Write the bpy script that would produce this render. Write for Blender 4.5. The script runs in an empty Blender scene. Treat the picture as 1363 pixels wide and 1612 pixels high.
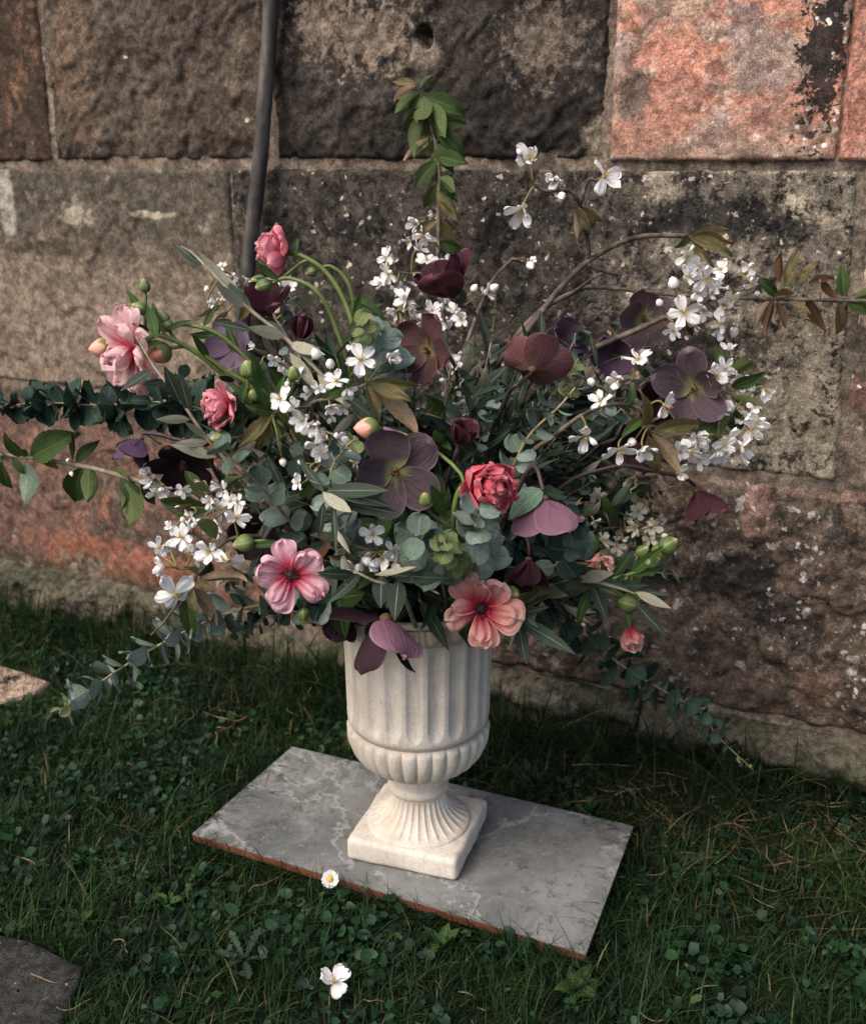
import bpy, math, random
import numpy as np
from mathutils import Vector, Matrix, Quaternion

random.seed(7)
RNG = np.random.default_rng(11)
SC = bpy.context.scene
COL = SC.collection
R = math.radians

# ------------------------------------------------------------------ camera
FPX, CX, CY = 1662.0, 681.5, 806.0          # focal length and centre, in photograph pixels
PITCH = math.atan2(546.0, FPX)
CAMZ = 1.02
cam_d = bpy.data.cameras.new('camera')
cam = bpy.data.objects.new('camera', cam_d)
COL.objects.link(cam)
cam.location = (0, 0, CAMZ)
cam.rotation_euler = (math.pi/2 - PITCH, 0, 0)
cam_d.sensor_fit = 'VERTICAL'
cam_d.sensor_height = 36.0
cam_d.sensor_width = 36.0
cam_d.lens = 36.0*FPX/1612.0
cam_d.clip_start = 0.05
cam_d.clip_end = 500
cam_d.dof.use_dof = True
cam_d.dof.focus_distance = 1.33
cam_d.dof.aperture_fstop = 5.6
SC.camera = cam

# ------------------------------------------------------------------ world and sun
SUN_EL, SUN_AZ = R(50), R(-128)              # azimuth from +Y, clockwise positive: left, behind the camera
world = bpy.data.worlds.new('World')
SC.world = world
world.use_nodes = True
wn = world.node_tree.nodes; wl = world.node_tree.links
wn.clear()
sky = wn.new('ShaderNodeTexSky')
sky.sky_type = 'NISHITA'
sky.sun_disc = False
sky.sun_elevation = SUN_EL
sky.sun_rotation = SUN_AZ
sky.air_density = 0.9
sky.dust_density = 3.6
sky.ozone_density = 0.6
bg = wn.new('ShaderNodeBackground'); bg.inputs['Strength'].default_value = 0.125
wo = wn.new('ShaderNodeOutputWorld')
wl.new(sky.outputs[0], bg.inputs[0]); wl.new(bg.outputs[0], wo.inputs[0])
sun_d = bpy.data.lights.new('sun', 'SUN')
sun_d.energy = 1.35
sun_d.angle = R(38)
sun_d.color = (1.0, 0.962, 0.885)
sun = bpy.data.objects.new('sun', sun_d)
COL.objects.link(sun)
sd = Vector((math.sin(SUN_AZ)*math.cos(SUN_EL), math.cos(SUN_AZ)*math.cos(SUN_EL), math.sin(SUN_EL)))
sun.rotation_euler = sd.to_track_quat('Z', 'Y').to_euler()
SC.view_settings.view_transform = 'Standard'
SC.view_settings.look = 'None'
SC.view_settings.exposure = 0.92
SC.view_settings.gamma = 1.0
SC.view_settings.use_curve_mapping = False
SC.cycles.max_bounces = 6
SC.cycles.transparent_max_bounces = 4
SC.cycles.caustics_reflective = False
SC.cycles.caustics_refractive = False

# ------------------------------------------------------------------ geometry of the place
ZT = 0.02                                    # top of the tile
URN = Vector((-0.022, 1.407, ZT))
WE = Vector((0.9085, -0.4179, 0))            # along the wall, to the right
WN = Vector((-0.4179, -0.9085, 0))           # out of the wall, to the viewer
WALL0 = Vector((0.163, 1.809, 0))
WALL_ROT = math.atan2(WE.y, WE.x)

def ray(px, py):
    u = (px-CX)/FPX; v = (py-CY)/FPX
    return Vector((u, math.cos(PITCH)-v*math.sin(PITCH), -(math.sin(PITCH)+v*math.cos(PITCH))))
def P(px, py, Y):
    """the point at distance Y in front of the viewer that the photograph shows at px, py"""
    d = ray(px, py); t = Y/d.y
    return Vector((d.x*t, Y, CAMZ+d.z*t))
def mpp(py, Y):
    """metres for one pixel there"""
    return Y/ray(CX, py).y/FPX
def G(px, py, z=0.0):
    d = ray(px, py); t = (z-CAMZ)/d.z
    return Vector((d.x*t, d.y*t, z))
def SZ(px, py, off=0.0):
    """wall coordinates (along, height) of a pixel"""
    o = WALL0 + WN*off
    d = ray(px, py); c = Vector((0, 0, CAMZ))
    t = (o-c).dot(WN)/d.dot(WN)
    p = c+d*t
    return (p-WALL0).dot(WE), p.z

# ------------------------------------------------------------------ noise
_perm = np.random.default_rng(3).permutation(256)
_perm = np.concatenate([_perm, _perm, _perm])
_grad = np.random.default_rng(5).normal(size=(256, 3)); _grad /= np.linalg.norm(_grad, axis=1)[:, None]
def perlin(p):
    p = np.asarray(p, float)
    i = np.floor(p).astype(int); f = p-i; i &= 255
    u = f*f*f*(f*(f*6-15)+10)
    out = np.zeros(len(p))
    for dx in (0, 1):
        wx = u[:, 0] if dx else 1-u[:, 0]
        for dy in (0, 1):
            wy = u[:, 1] if dy else 1-u[:, 1]
            for dz in (0, 1):
                wz = u[:, 2] if dz else 1-u[:, 2]
                h = _perm[_perm[_perm[(i[:, 0]+dx) & 255]+((i[:, 1]+dy) & 255)]+((i[:, 2]+dz) & 255)]
                g = _grad[h]
                out += wx*wy*wz*((f[:, 0]-dx)*g[:, 0]+(f[:, 1]-dy)*g[:, 1]+(f[:, 2]-dz)*g[:, 2])
    return out*1.5
def fbm(p, octv=5, gain=0.5, ridge=False):
    p = np.asarray(p, float); a = 1.0; o = np.zeros(len(p)); s = 0
    for k in range(octv):
        n = perlin(p*(2.03**k)+k*17.3)
        if ridge: n = 1-2*np.abs(n)
        o += a*n; s += a; a *= gain
    return o/s
def sstep(a, b, x):
    t = np.clip((x-a)/(b-a), 0, 1); return t*t*(3-2*t)

# ------------------------------------------------------------------ mesh and object helpers
def fast_mesh(name, V, F, uv=None, mat=None, smooth=True, attr=None):
    """V (n,3), F (m,4) or (m,3); uv per vertex (n,2)"""
    V = np.asarray(V, np.float32); F = np.asarray(F, np.int32)
    k = F.shape[1]
    me = bpy.data.meshes.new(name)
    me.vertices.add(len(V)); me.vertices.foreach_set('co', V.ravel())
    me.loops.add(F.size); me.loops.foreach_set('vertex_index', F.ravel())
    me.polygons.add(len(F))
    me.polygons.foreach_set('loop_start', np.arange(0, F.size, k, dtype=np.int32))
    me.polygons.foreach_set('use_smooth', np.full(len(F), smooth, dtype=bool))
    if uv is not None:
        l = me.uv_layers.new(name='UVMap')
        l.data.foreach_set('uv', np.asarray(uv, np.float32)[F.ravel()].ravel())
    if attr is not None:
        a = me.attributes.new('tone', 'FLOAT', 'POINT')
        a.data.foreach_set('value', np.asarray(attr, np.float32))
    me.update(calc_edges=True)
    me.validate()
    if mat is not None: me.materials.append(mat)
    return me
def grid_faces(nu, nv, wrap=False):
    F = []
    for i in range(nu-1):
        for j in range(nv if wrap else nv-1):
            a = i*nv+j; b = i*nv+(j+1) % nv
            F.append((a, b, b+nv, a+nv))
    return np.array(F, np.int32)
class MB:
    """collects several shapes into one mesh"""
    def __init__(s): s.V = []; s.F = []; s.U = []; s.n = 0
    def add(s, V, F, uv=None):
        V = np.asarray(V, float); F = np.asarray(F, int)
        if F.shape[1] == 3: F = np.concatenate([F, F[:, 2:3]], 1)
        s.V.append(V); s.F.append(F+s.n); s.n += len(V)
        s.U.append(np.zeros((len(V), 2)) if uv is None else np.asarray(uv, float))
    def mesh(s, name, mat, smooth=True):
        me = bpy.data.meshes.new(name)
        V = np.concatenate(s.V); F = np.concatenate(s.F)
        faces = [tuple(dict.fromkeys(f)) for f in F.tolist()]
        me.from_pydata(V.tolist(), [], faces)
        U = np.concatenate(s.U)
        l = me.uv_layers.new(name='UVMap')
        li = np.empty(len(me.loops), np.int32); me.loops.foreach_get('vertex_index', li)
        l.data.foreach_set('uv', U[li].astype(np.float32).ravel())
        me.polygons.foreach_set('use_smooth', np.full(len(me.polygons), smooth, dtype=bool))
        if mat is not None: me.materials.append(mat)
        return me
def new_obj(name, me, parent=None, M=None, mat=None):
    o = bpy.data.objects.new(name, me); COL.objects.link(o)
    if parent is not None: o.parent = parent
    if M is not None: o.matrix_basis = M
    if mat is not None:
        o.material_slots[0].link = 'OBJECT'; o.material_slots[0].material = mat
    return o
def tag(o, label=None, cat=None, group=None, kind=None):
    if label: o['label'] = label
    if cat: o['category'] = cat
    if group: o['group'] = group
    if kind: o['kind'] = kind
    return o
def thing(name, label, cat, loc=(0, 0, 0), group=None, rotz=0):
    o = bpy.data.objects.new(name, None); COL.objects.link(o)
    o.empty_display_size = 0.02
    o.matrix_basis = Matrix.Translation(Vector(loc)) @ Matrix.Rotation(rotz, 4, 'Z')
    return tag(o, label, cat, group)
def local(parent, M):
    """basis of a child whose world matrix is M, below parents that carry matrix_basis only"""
    W = Matrix.Identity(4); p = parent
    while p is not None:
        W = p.matrix_basis @ W; p = p.parent
    return W.inverted() @ M
def part(name, me, parent, M, mat=None):
    return new_obj(name, me, parent, local(parent, M), mat)
def frame(z, hint=(0, 0, 1), spin=0.0):
    z = Vector(z).normalized(); h = Vector(hint)
    if abs(z.dot(h.normalized())) > 0.97: h = Vector((1, 0.2, 0.1))
    x = h.cross(z).normalized(); y = z.cross(x)
    m = Matrix((x, y, z)).transposed().to_4x4()
    return m @ Matrix.Rotation(spin, 4, 'Z')
def bez(p0, p1, p2, p3, n=14):
    o = []
    for i in range(n+1):
        t = i/n; a = 1-t
        o.append(p0*a**3+p1*3*a*a*t+p2*3*a*t*t+p3*t**3)
    return o
def spline(pts, n=8):
    """Catmull-Rom through pts"""
    pts = [Vector(p) for p in pts]
    q = [pts[0]*2-pts[1]]+pts+[pts[-1]*2-pts[-2]]
    o = []
    for i in range(1, len(q)-2):
        for k in range(n):
            t = k/n
            o.append(0.5*((2*q[i])+(q[i+1]-q[i-1])*t+(2*q[i-1]-5*q[i]+4*q[i+1]-q[i+2])*t*t+(3*q[i]-q[i-1]-3*q[i+1]+q[i+2])*t**3))
    o.append(pts[-1])
    return o
def tube(mb, pts, r0, r1, seg=6, knots=0.0, power=1.0):
    pts = [Vector(p) for p in pts]; n = len(pts)
    V = []; U = []
    prev = None
    for i, p in enumerate(pts):
        d = (pts[min(i+1, n-1)]-pts[max(i-1, 0)]).normalized()
        if prev is None:
            h = Vector((0, 0, 1)) if abs(d.z) < 0.9 else Vector((1, 0, 0))
            x = h.cross(d).normalized()
        else:
            x = (prev-d*prev.dot(d)).normalized()
        prev = x; y = d.cross(x)
        t = i/(n-1)
        r = r0+(r1-r0)*t**power
        if knots: r *= 1+knots*(0.5*math.sin(i*2.3)+0.5*random.uniform(-1, 1))
        for k in range(seg):
            a = 2*math.pi*k/seg
            V.append(p+(x*math.cos(a)+y*math.sin(a))*r); U.append((k/seg, t))
    F = [(i*seg+k, i*seg+(k+1) % seg, (i+1)*seg+(k+1) % seg, (i+1)*seg+k) for i in range(n-1) for k in range(seg)]
    c = len(V); V.append(pts[0]); V.append(pts[-1]); U += [(0.5, 0), (0.5, 1)]
    F += [(c, (k+1) % seg, k, k) for k in range(seg)]
    b = (n-1)*seg
    F += [(c+1, b+k, b+(k+1) % seg, b+(k+1) % seg) for k in range(seg)]
    mb.add([tuple(v) for v in V], F, U)
def lathe(prof, nseg, fn=None):
    """prof list of (r,z); fn(theta,row) -> dr"""
    prof = np.asarray(prof, float); n = len(prof)
    th = np.linspace(0, 2*math.pi, nseg, endpoint=False)
    rr = np.repeat(prof[:, 0][:, None], nseg, 1)
    zz = np.repeat(prof[:, 1][:, None], nseg, 1)
    if fn is not None: rr = rr+fn(th[None, :], prof[:, 1][:, None], rr)
    V = np.stack([rr*np.cos(th), rr*np.sin(th), zz], -1).reshape(-1, 3)
    uv = np.stack([np.repeat(th[None, :]/(2*math.pi), n, 0), np.repeat(np.linspace(0, 1, n)[:, None], nseg, 1)], -1).reshape(-1, 2)
    return V, grid_faces(n, nseg, wrap=True), uv
def dense(prof, step):
    """resample a profile smoothly"""
    pts = spline([Vector((a, b, 0)) for a, b in prof], 12)
    o = [pts[0]]
    for p in pts[1:]:
        if (p-o[-1]).length > step: o.append(p)
    if (o[-1]-pts[-1]).length > 1e-6: o.append(pts[-1])
    return [(p.x, p.y) for p in o]

# ------------------------------------------------------------------ materials
def lin(*c):
    return tuple(((x/255)/12.92 if x/255 <= 0.04045 else ((x/255+0.055)/1.055)**2.4) for x in c)+(1,)
class NT:
    def __init__(s, name):
        s.m = bpy.data.materials.new(name); s.m.use_nodes = True
        s.t = s.m.node_tree; s.t.nodes.clear()
        s.out = s.t.nodes.new('ShaderNodeOutputMaterial')
    def nd(s, kind, **kw):
        n = s.t.nodes.new('ShaderNode'+kind)
        for k, v in kw.items(): setattr(n, k, v)
        return n
    def put(s, sock, v):
        if isinstance(v, bpy.types.NodeSocket): s.t.links.new(v, sock)
        elif v is not None:
            if isinstance(v, tuple) and sock.type == 'VECTOR': v = v[:3]
            sock.default_value = v
    def math(s, op, a, b=None, c=None, clamp=False):
        n = s.nd('Math', operation=op, use_clamp=clamp)
        s.put(n.inputs[0], a)
        if b is not None: s.put(n.inputs[1], b)
        if c is not None: s.put(n.inputs[2], c)
        return n.outputs[0]
    def vmath(s, op, a, b=None, out=0):
        n = s.nd('VectorMath', operation=op)
        s.put(n.inputs[0], a)
        if b is not None: s.put(n.inputs[1], b)
        return n.outputs[out]
    def mix(s, f, a, b, mode='MIX'):
        n = s.nd('Mix', data_type='RGBA', blend_type=mode)
        s.put(n.inputs[0], f); s.put(n.inputs[6], a); s.put(n.inputs[7], b)
        return n.outputs[2]
    def smooth(s, x, lo, hi):
        n = s.nd('MapRange', interpolation_type='SMOOTHSTEP')
        s.put(n.inputs[0], x); s.put(n.inputs[1], lo); s.put(n.inputs[2], hi)
        return n.outputs[0]
    def coord(s, which='Object'):
        return s.nd('TexCoord').outputs[which]
    def noise(s, vec, scale, detail=4, rough=0.55, dist=0.0, seed=0.0, stretch=None):
        if seed: vec = s.vmath('ADD', vec, (seed*3.17, seed*1.31, seed*2.23))
        if stretch: vec = s.vmath('MULTIPLY', vec, stretch)
        n = s.nd('TexNoise')
        s.put(n.inputs['Vector'], vec); s.put(n.inputs['Scale'], scale); s.put(n.inputs['Detail'], detail)
        s.put(n.inputs['Roughness'], rough); s.put(n.inputs['Distortion'], dist)
        return n.outputs[0]
    def vor(s, vec, scale, feature='F1', rnd=1.0, out='Distance'):
        n = s.nd('TexVoronoi', feature=feature)
        s.put(n.inputs['Vector'], vec); s.put(n.inputs['Scale'], scale); s.put(n.inputs['Randomness'], rnd)
        return n.outputs[out]
    def bump(s, h, strength=0.5, dist=0.01, normal=None):
        n = s.nd('Bump'); s.put(n.inputs['Height'], h)
        n.inputs['Strength'].default_value = strength; n.inputs['Distance'].default_value = dist
        if normal is not None: s.put(n.inputs['Normal'], normal)
        return n.outputs[0]
    def bsdf(s, color, rough=0.7, spec=0.4, normal=None, **kw):
        n = s.nd('BsdfPrincipled')
        s.put(n.inputs['Base Color'], color); s.put(n.inputs['Roughness'], rough)
        s.put(n.inputs['Specular IOR Level'], spec)
        if normal is not None: s.put(n.inputs['Normal'], normal)
        for k, v in kw.items(): s.put(n.inputs[k.replace('_', ' ')], v)
        return n.outputs[0]
    def thin(s, color, sh, amount=0.25, normal=None):
        """adds light passing through a leaf or petal"""
        tr = s.nd('BsdfTranslucent'); s.put(tr.inputs[0], color)
        if normal is not None: s.put(tr.inputs['Normal'], normal)
        mx = s.nd('MixShader'); mx.inputs[0].default_value = amount
        s.t.links.new(sh, mx.inputs[1]); s.t.links.new(tr.outputs[0], mx.inputs[2])
        return mx.outputs[0]
    def done(s, sh):
        s.t.links.new(sh, s.out.inputs[0]); return s.m
    def rnd(s): return s.nd('ObjectInfo').outputs['Random']
    def back(s): return s.nd('NewGeometry').outputs['Backfacing']
    def uv(s):
        x = s.nd('SeparateXYZ'); s.t.links.new(s.coord('UV'), x.inputs[0])
        return x.outputs[0], x.outputs[1]

def stone_mat(name, base, layers, bumps=((60, 0.5, 0.004), (220, 0.35, 0.0015)), rough=0.9, val=1.0, sat=0.85):
    """layers: (kind, colour, opts) laid one over the other"""
    t = NT(name); co = t.coord('Object')
    col = base; k = 0
    for kind, c, o in layers:
        k += 1
        sd_ = o.get('seed', k*1.7)
        if kind == 'noise':
            f = t.smooth(t.noise(co, o['scale'], o.get('detail', 9), o.get('rough', 0.7), o.get('dist', 0.3), sd_, o.get('stretch')), o['lo'], o['hi'])
        elif kind == 'spots':
            w = t.vmath('ADD', co, t.vmath('MULTIPLY', t.vmath('SUBTRACT', t.nd_noise_color(co, o['scale']*1.5), (0.5, 0.5, 0.5)), (o.get('wob', 0.5)/o['scale'],)*3))
            w = t.vmath('ADD', w, (sd_, sd_*0.7, sd_*0.3))
            d = t.vor(w, o['scale'])
            cell = t.vor(w, o['scale'], out='Color')
            sx = t.nd('SeparateXYZ'); t.t.links.new(cell, sx.inputs[0])
            rad = t.math('MULTIPLY', t.math('POWER', sx.outputs[0], o.get('pow', 2.0)), o['r'])
            f = t.smooth(t.math('SUBTRACT', rad, d), 0.0, o.get('soft', 0.06))
            if 'where' in o:
                ws, wl_, wh = o['where']
                f = t.math('MULTIPLY', f, t.smooth(t.noise(co, ws, 3, 0.6, 0, sd_+4), wl_, wh))
        elif kind == 'patch':
            cs, cz, rs, rz = o['at']
            v = t.vmath('MULTIPLY', t.vmath('SUBTRACT', co, (cs, 0, cz)), (1/rs, 0, 1/rz))
            d = t.vmath('LENGTH', v, out=1)
            n = t.noise(co, o.get('scale', 14)*1.5, 9, o.get('rough', 0.72), 0.4, sd_)
            d = t.math('ADD', d, t.math('MULTIPLY', t.math('SUBTRACT', n, 0.5), o.get('wob', 2.2)))
            f = t.math('SUBTRACT', 1.0, t.smooth(d, o.get('lo', 0.6), o.get('hi', 1.15)))
        elif kind == 'band':
            sx = t.nd('SeparateXYZ'); t.t.links.new(co, sx.inputs[0])
            z = sx.outputs[2]
            z = t.math('ADD', z, t.math('MULTIPLY', t.math('SUBTRACT', t.noise(co, o.get('scale', 12), 5, 0.65, 0.3, sd_), 0.5), o.get('wob', 0.2)))
            f = t.smooth(z, o['lo'], o['hi'])
        if o.get('amt', 1.0) != 1.0: f = t.math('MULTIPLY', f, o['amt'])
        col = t.mix(f, col, c)
    # fine grain in the colour itself
    g = t.noise(co, 330, 3, 0.7, 0, 9)
    col = t.mix(0.7, col, t.mix(t.smooth(g, 0.3, 0.72), (0.35, 0.35, 0.35, 1), (1.65, 1.65, 1.65, 1)), 'MULTIPLY')
    g = t.noise(co, 55, 9, 0.75, 0.3, 14)
    col = t.mix(0.75, col, t.mix(t.smooth(g, 0.38, 0.64), (0.42, 0.41, 0.40, 1), (1.62, 1.62, 1.60, 1)), 'MULTIPLY')
    hs = t.nd('HueSaturation'); hs.inputs['Value'].default_value = val; hs.inputs['Saturation'].default_value = sat
    t.put(hs.inputs['Color'], col); col = hs.outputs[0]
    nrm = None
    for sc, st, di in bumps:
        nrm = t.bump(t.noise(co, sc, 6, 0.65, 0.2, sc*0.01), st, di, nrm)
    return t.done(t.bsdf(col, rough, 0.08, nrm))
def _nnc(s, vec, scale):
    n = s.nd('TexNoise'); s.put(n.inputs['Vector'], vec); s.put(n.inputs['Scale'], scale); n.inputs['Detail'].default_value = 2
    return n.outputs[1]
NT.nd_noise_color = _nnc

# ================================================================== THE WALL
ZC = CAMZ                                     # the long bed joint at eye height
ZR = SZ(1200, 752)[1]                         # bed joint right
ZL = SZ(200, 622)[1]                          # bed joint left
ZB = 0.110                                    # top of the plinth course
wall = thing('stone_wall', 'old weathered sandstone block wall with brown, black and red stones behind the urn', 'wall', tuple(WALL0), rotz=WALL_ROT)

def sc(px, py): return SZ(px, py)[0]
GAP = 0.0045
M_A = stone_mat('stone_orange_brown', lin(76, 60, 48), [
    ('noise', lin(140, 96, 66), dict(scale=14, lo=0.53, hi=0.66, stretch=(1, 1, 0.7))),
    ('noise', lin(46, 38, 33), dict(scale=8, lo=0.5, hi=0.66)),
    ('noise', lin(176, 132, 98), dict(scale=34, lo=0.62, hi=0.72))], val=0.86)
M_B = stone_mat('stone_brown', lin(96, 82, 69), [
    ('noise', lin(74, 63, 54), dict(scale=6, lo=0.42, hi=0.62)),
    ('patch', lin(120, 93, 70), dict(at=(SZ(120, 110)[0], SZ(120, 110)[1], 0.06, 0.16), scale=10, amt=0.6)),
    ('noise', lin(118, 104, 90), dict(scale=22, lo=0.56, hi=0.75, amt=0.6)),
    ('noise', lin(54, 46, 40), dict(scale=28, lo=0.58, hi=0.7, amt=0.8)),
    ('spots', lin(190, 175, 150), dict(scale=26, r=0.2, pow=12))], val=0.92)
M_C = stone_mat('stone_dark', lin(72, 64, 56), [
    ('noise', lin(48, 43, 39), dict(scale=6, lo=0.42, hi=0.6)),
    ('noise', lin(92, 82, 71), dict(scale=13, lo=0.54, hi=0.72, amt=0.7)),
    ('patch', lin(150, 128, 108), dict(at=(SZ(585, 60)[0], SZ(585, 60)[1], 0.09, 0.06), scale=36, wob=5.5, amt=0.7)),
    ('patch', lin(146, 124, 104), dict(at=(SZ(505, 40)[0], SZ(505, 40)[1], 0.05, 0.05), scale=40, wob=5.5, amt=0.6)),
    ('patch', lin(140, 120, 102), dict(at=(SZ(860, 70)[0], SZ(860, 70)[1], 0.07, 0.06), scale=40, wob=5.5, amt=0.5)),
    ('patch', lin(142, 126, 108), dict(at=(SZ(672, 85)[0], SZ(672, 85)[1], 0.03, 0.03), scale=34, wob=2.5, amt=0.7)),
    ('patch', lin(148, 130, 108), dict(at=(SZ(945, 225)[0], SZ(945, 225)[1], 0.028, 0.05), scale=30, wob=1.8, amt=0.85)),
    ('noise', lin(34, 31, 29), dict(scale=30, lo=0.58, hi=0.7, amt=0.7))], val=0.84)
M_D = stone_mat('stone_pink_red', lin(164, 134, 110), [
    ('noise', lin(146, 120, 109), dict(scale=8, lo=0.45, hi=0.62)),
    ('noise', lin(190, 112, 76), dict(scale=8, lo=0.45, hi=0.55, stretch=(0.7, 1, 1.2), seed=4.4, amt=0.85)),
    ('patch', lin(182, 112, 84), dict(at=(SZ(1060, 110)[0], SZ(1060, 110)[1], 0.08, 0.07), scale=16, wob=3.0, amt=0.9)),
    ('patch', lin(176, 104, 80), dict(at=(SZ(1197, 190)[0], SZ(1197, 190)[1], 0.022, 0.018), scale=16, wob=1.2, amt=0.95)),
    ('band', lin(136, 106, 92), dict(lo=1.16, hi=1.05, wob=0.25, amt=0.6)),
    ('noise', lin(194, 174, 156), dict(scale=26, lo=0.58, hi=0.68, amt=0.7)),
    ('patch', lin(40, 37, 36), dict(at=(SZ(1300, 70)[0], SZ(1300, 70)[1], 0.034, 0.12), scale=44, wob=5.0, amt=0.95, lo=0.75, hi=0.95)),
    ('patch', lin(100, 84, 76), dict(at=(SZ(1000, 150)[0], SZ(1000, 150)[1], 0.026, 0.045), scale=34, wob=3.0, amt=0.9)),
    ('spots', lin(218, 206, 194), dict(scale=75, r=0.42, pow=3.0, where=(5, 0.46, 0.6))),
    ('spots', lin(60, 48, 44), dict(scale=28, r=0.22, pow=7))], bumps=((40, 0.45, 0.006), (150, 0.4, 0.002)), val=1.0)
M_E = stone_mat('stone_red', lin(168, 108, 84), [
    ('noise', lin(150, 114, 100), dict(scale=9, lo=0.5, hi=0.62)),
    ('noise', lin(200, 170, 150), dict(scale=26, lo=0.6, hi=0.7, amt=0.8)),
    ('noise', lin(60, 50, 46), dict(scale=20, lo=0.65, hi=0.74))], val=0.95)
M_F = stone_mat('stone_tan', lin(142, 121, 100), [
    ('noise', lin(116, 99, 84), dict(scale=7, lo=0.45, hi=0.65)),
    ('band', lin(88, 82, 70), dict(lo=0.76, hi=0.94, wob=0.35, amt=0.85)),
    ('noise', lin(172, 155, 133), dict(scale=12, lo=0.58, hi=0.7, stretch=(0.6, 1, 1.4), amt=0.7)),
    ('patch', lin(186, 170, 144), dict(at=(SZ(240, 338)[0], SZ(240, 338)[1], 0.055, 0.008), scale=22, wob=2.6, amt=0.9)),
    ('patch', lin(170, 156, 132), dict(at=(SZ(120, 335)[0], SZ(120, 335)[1], 0.04, 0.03), scale=22, wob=3.6, amt=0.8)),
    ('patch', lin(178, 168, 150), dict(at=(SZ(12, 320)[0], SZ(12, 320)[1], 0.022, 0.09), scale=8, wob=0.9, amt=0.8)),
    ('noise', lin(80, 70, 58), dict(scale=18, lo=0.6, hi=0.72, amt=0.8)),
    ('patch', lin(86, 76, 62), dict(at=(SZ(90, 390)[0], SZ(90, 390)[1], 0.13, 0.02), scale=12, wob=2.2, amt=0.75))], val=0.8)
M_G = stone_mat('stone_lichen_grey', lin(110, 100, 87), [
    ('noise', lin(166, 150, 127), dict(scale=9, lo=0.48, hi=0.6, rough=0.75)),
    ('patch', lin(66, 59, 52), dict(at=(SZ(560, 420)[0], SZ(560, 420)[1], 0.60, 0.45), scale=5, wob=1.0, lo=0.6, hi=1.1, amt=0.9)),
    ('noise', lin(44, 42, 39), dict(scale=12, lo=0.5, hi=0.58, rough=0.78, amt=0.9)),
    ('patch', lin(160, 144, 118), dict(at=(SZ(1285, 650)[0], SZ(1285, 650)[1], 0.12, 0.2), scale=18, wob=2.6, amt=0.75)),
    ('patch', lin(42, 41, 39), dict(at=(SZ(1130, 345)[0], SZ(1130, 345)[1], 0.16, 0.035), scale=22, wob=3.0, amt=0.85)),
    ('patch', lin(52, 50, 46), dict(at=(SZ(1100, 560)[0], SZ(1100, 560)[1], 0.14, 0.07), scale=22, wob=3.0, amt=0.8)),
    ('noise', lin(172, 152, 128), dict(scale=46, lo=0.58, hi=0.64, rough=0.75, amt=0.85)),
    ('noise', lin(26, 25, 25), dict(scale=46, lo=0.52, hi=0.58, rough=0.78, amt=0.9)),
    ('spots', lin(186, 172, 154), dict(scale=70, r=0.4, pow=6, wob=1.2)),
    ('noise', lin(96, 90, 60), dict(scale=12, lo=0.62, hi=0.72, amt=0.5))], bumps=((70, 0.6, 0.005), (260, 0.5, 0.002)), val=0.9)
M_H = stone_mat('stone_pink_speckled', lin(126, 92, 80), [
    ('band', lin(146, 130, 110), dict(lo=0.72, hi=0.9, wob=0.2)),
    ('noise', lin(100, 72, 64), dict(scale=9, lo=0.5, hi=0.62, amt=0.8)),
    ('spots', lin(210, 198, 186), dict(scale=60, r=0.5, pow=2.4))], val=0.95)
M_I = stone_mat('stone_red_lower', lin(124, 92, 76), [
    ('noise', lin(102, 83, 71), dict(scale=7, lo=0.44, hi=0.6)),
    ('noise', lin(152, 92, 68), dict(scale=9, lo=0.54, hi=0.66, stretch=(0.7, 1, 1))),
    ('noise', lin(80, 66, 58), dict(scale=16, lo=0.52, hi=0.66, amt=0.85)),
    ('patch', lin(150, 88, 62), dict(at=(SZ(190, 880)[0], SZ(190, 880)[1], 0.3, 0.05), scale=12, wob=2.0, amt=0.8)),
    ('band', lin(80, 74, 58), dict(lo=ZL-0.1, hi=ZL-0.01, wob=0.14, amt=0.85)),
    ('band', lin(70, 66, 50), dict(lo=0.19, hi=0.12, wob=0.16, amt=0.8)),
    ('noise', lin(176, 146, 124), dict(scale=36, lo=0.62, hi=0.7, amt=0.6))], bumps=((40, 0.6, 0.006), (160, 0.5, 0.002)), val=0.82, sat=0.88)
M_J = stone_mat('stone_rubble', lin(110, 93, 77), [
    ('noise', lin(68, 59, 52), dict(scale=9, lo=0.47, hi=0.56, rough=0.75)),
    ('noise', lin(130, 106, 90), dict(scale=5.5, lo=0.55, hi=0.6, seed=3.1, amt=0.9)),
    ('patch', lin(150, 112, 96), dict(at=(SZ(1192, 800)[0], SZ(1192, 800)[1], 0.026, 0.055), scale=14, wob=1.2, lo=0.9, hi=1.0)),
    ('patch', lin(140, 106, 88), dict(amt=0.6, at=(SZ(1300, 775)[0], SZ(1300, 775)[1], 0.09, 0.012), scale=14, wob=2.0)),
    ('patch', lin(140, 100, 78), dict(at=(SZ(1280, 1075)[0], SZ(1280, 1075)[1], 0.04, 0.04), scale=16, wob=1.6, amt=0.8)),
    ('noise', lin(70, 68, 46), dict(scale=7, lo=0.58, hi=0.66, amt=0.75, seed=6.3)),
    ('noise', lin(42, 37, 34), dict(scale=20, lo=0.56, hi=0.64, amt=0.85, rough=0.75)),
    ('noise', lin(158, 144, 130), dict(scale=28, lo=0.58, hi=0.65, amt=0.75, rough=0.75)),
    ('spots', lin(188, 178, 164), dict(scale=34, r=0.46, pow=2.4, wob=1.2, where=(7, 0.46, 0.56))),
    ('spots', lin(200, 190, 178), dict(scale=80, r=0.46, pow=2.2, wob=0.9, where=(6, 0.46, 0.55), seed=8.0)),
    ('band', lin(88, 72, 56), dict(lo=0.28, hi=0.14, wob=0.22, amt=0.6))], bumps=((45, 0.8, 0.008), (170, 0.7, 0.003)), val=0.84)
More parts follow.
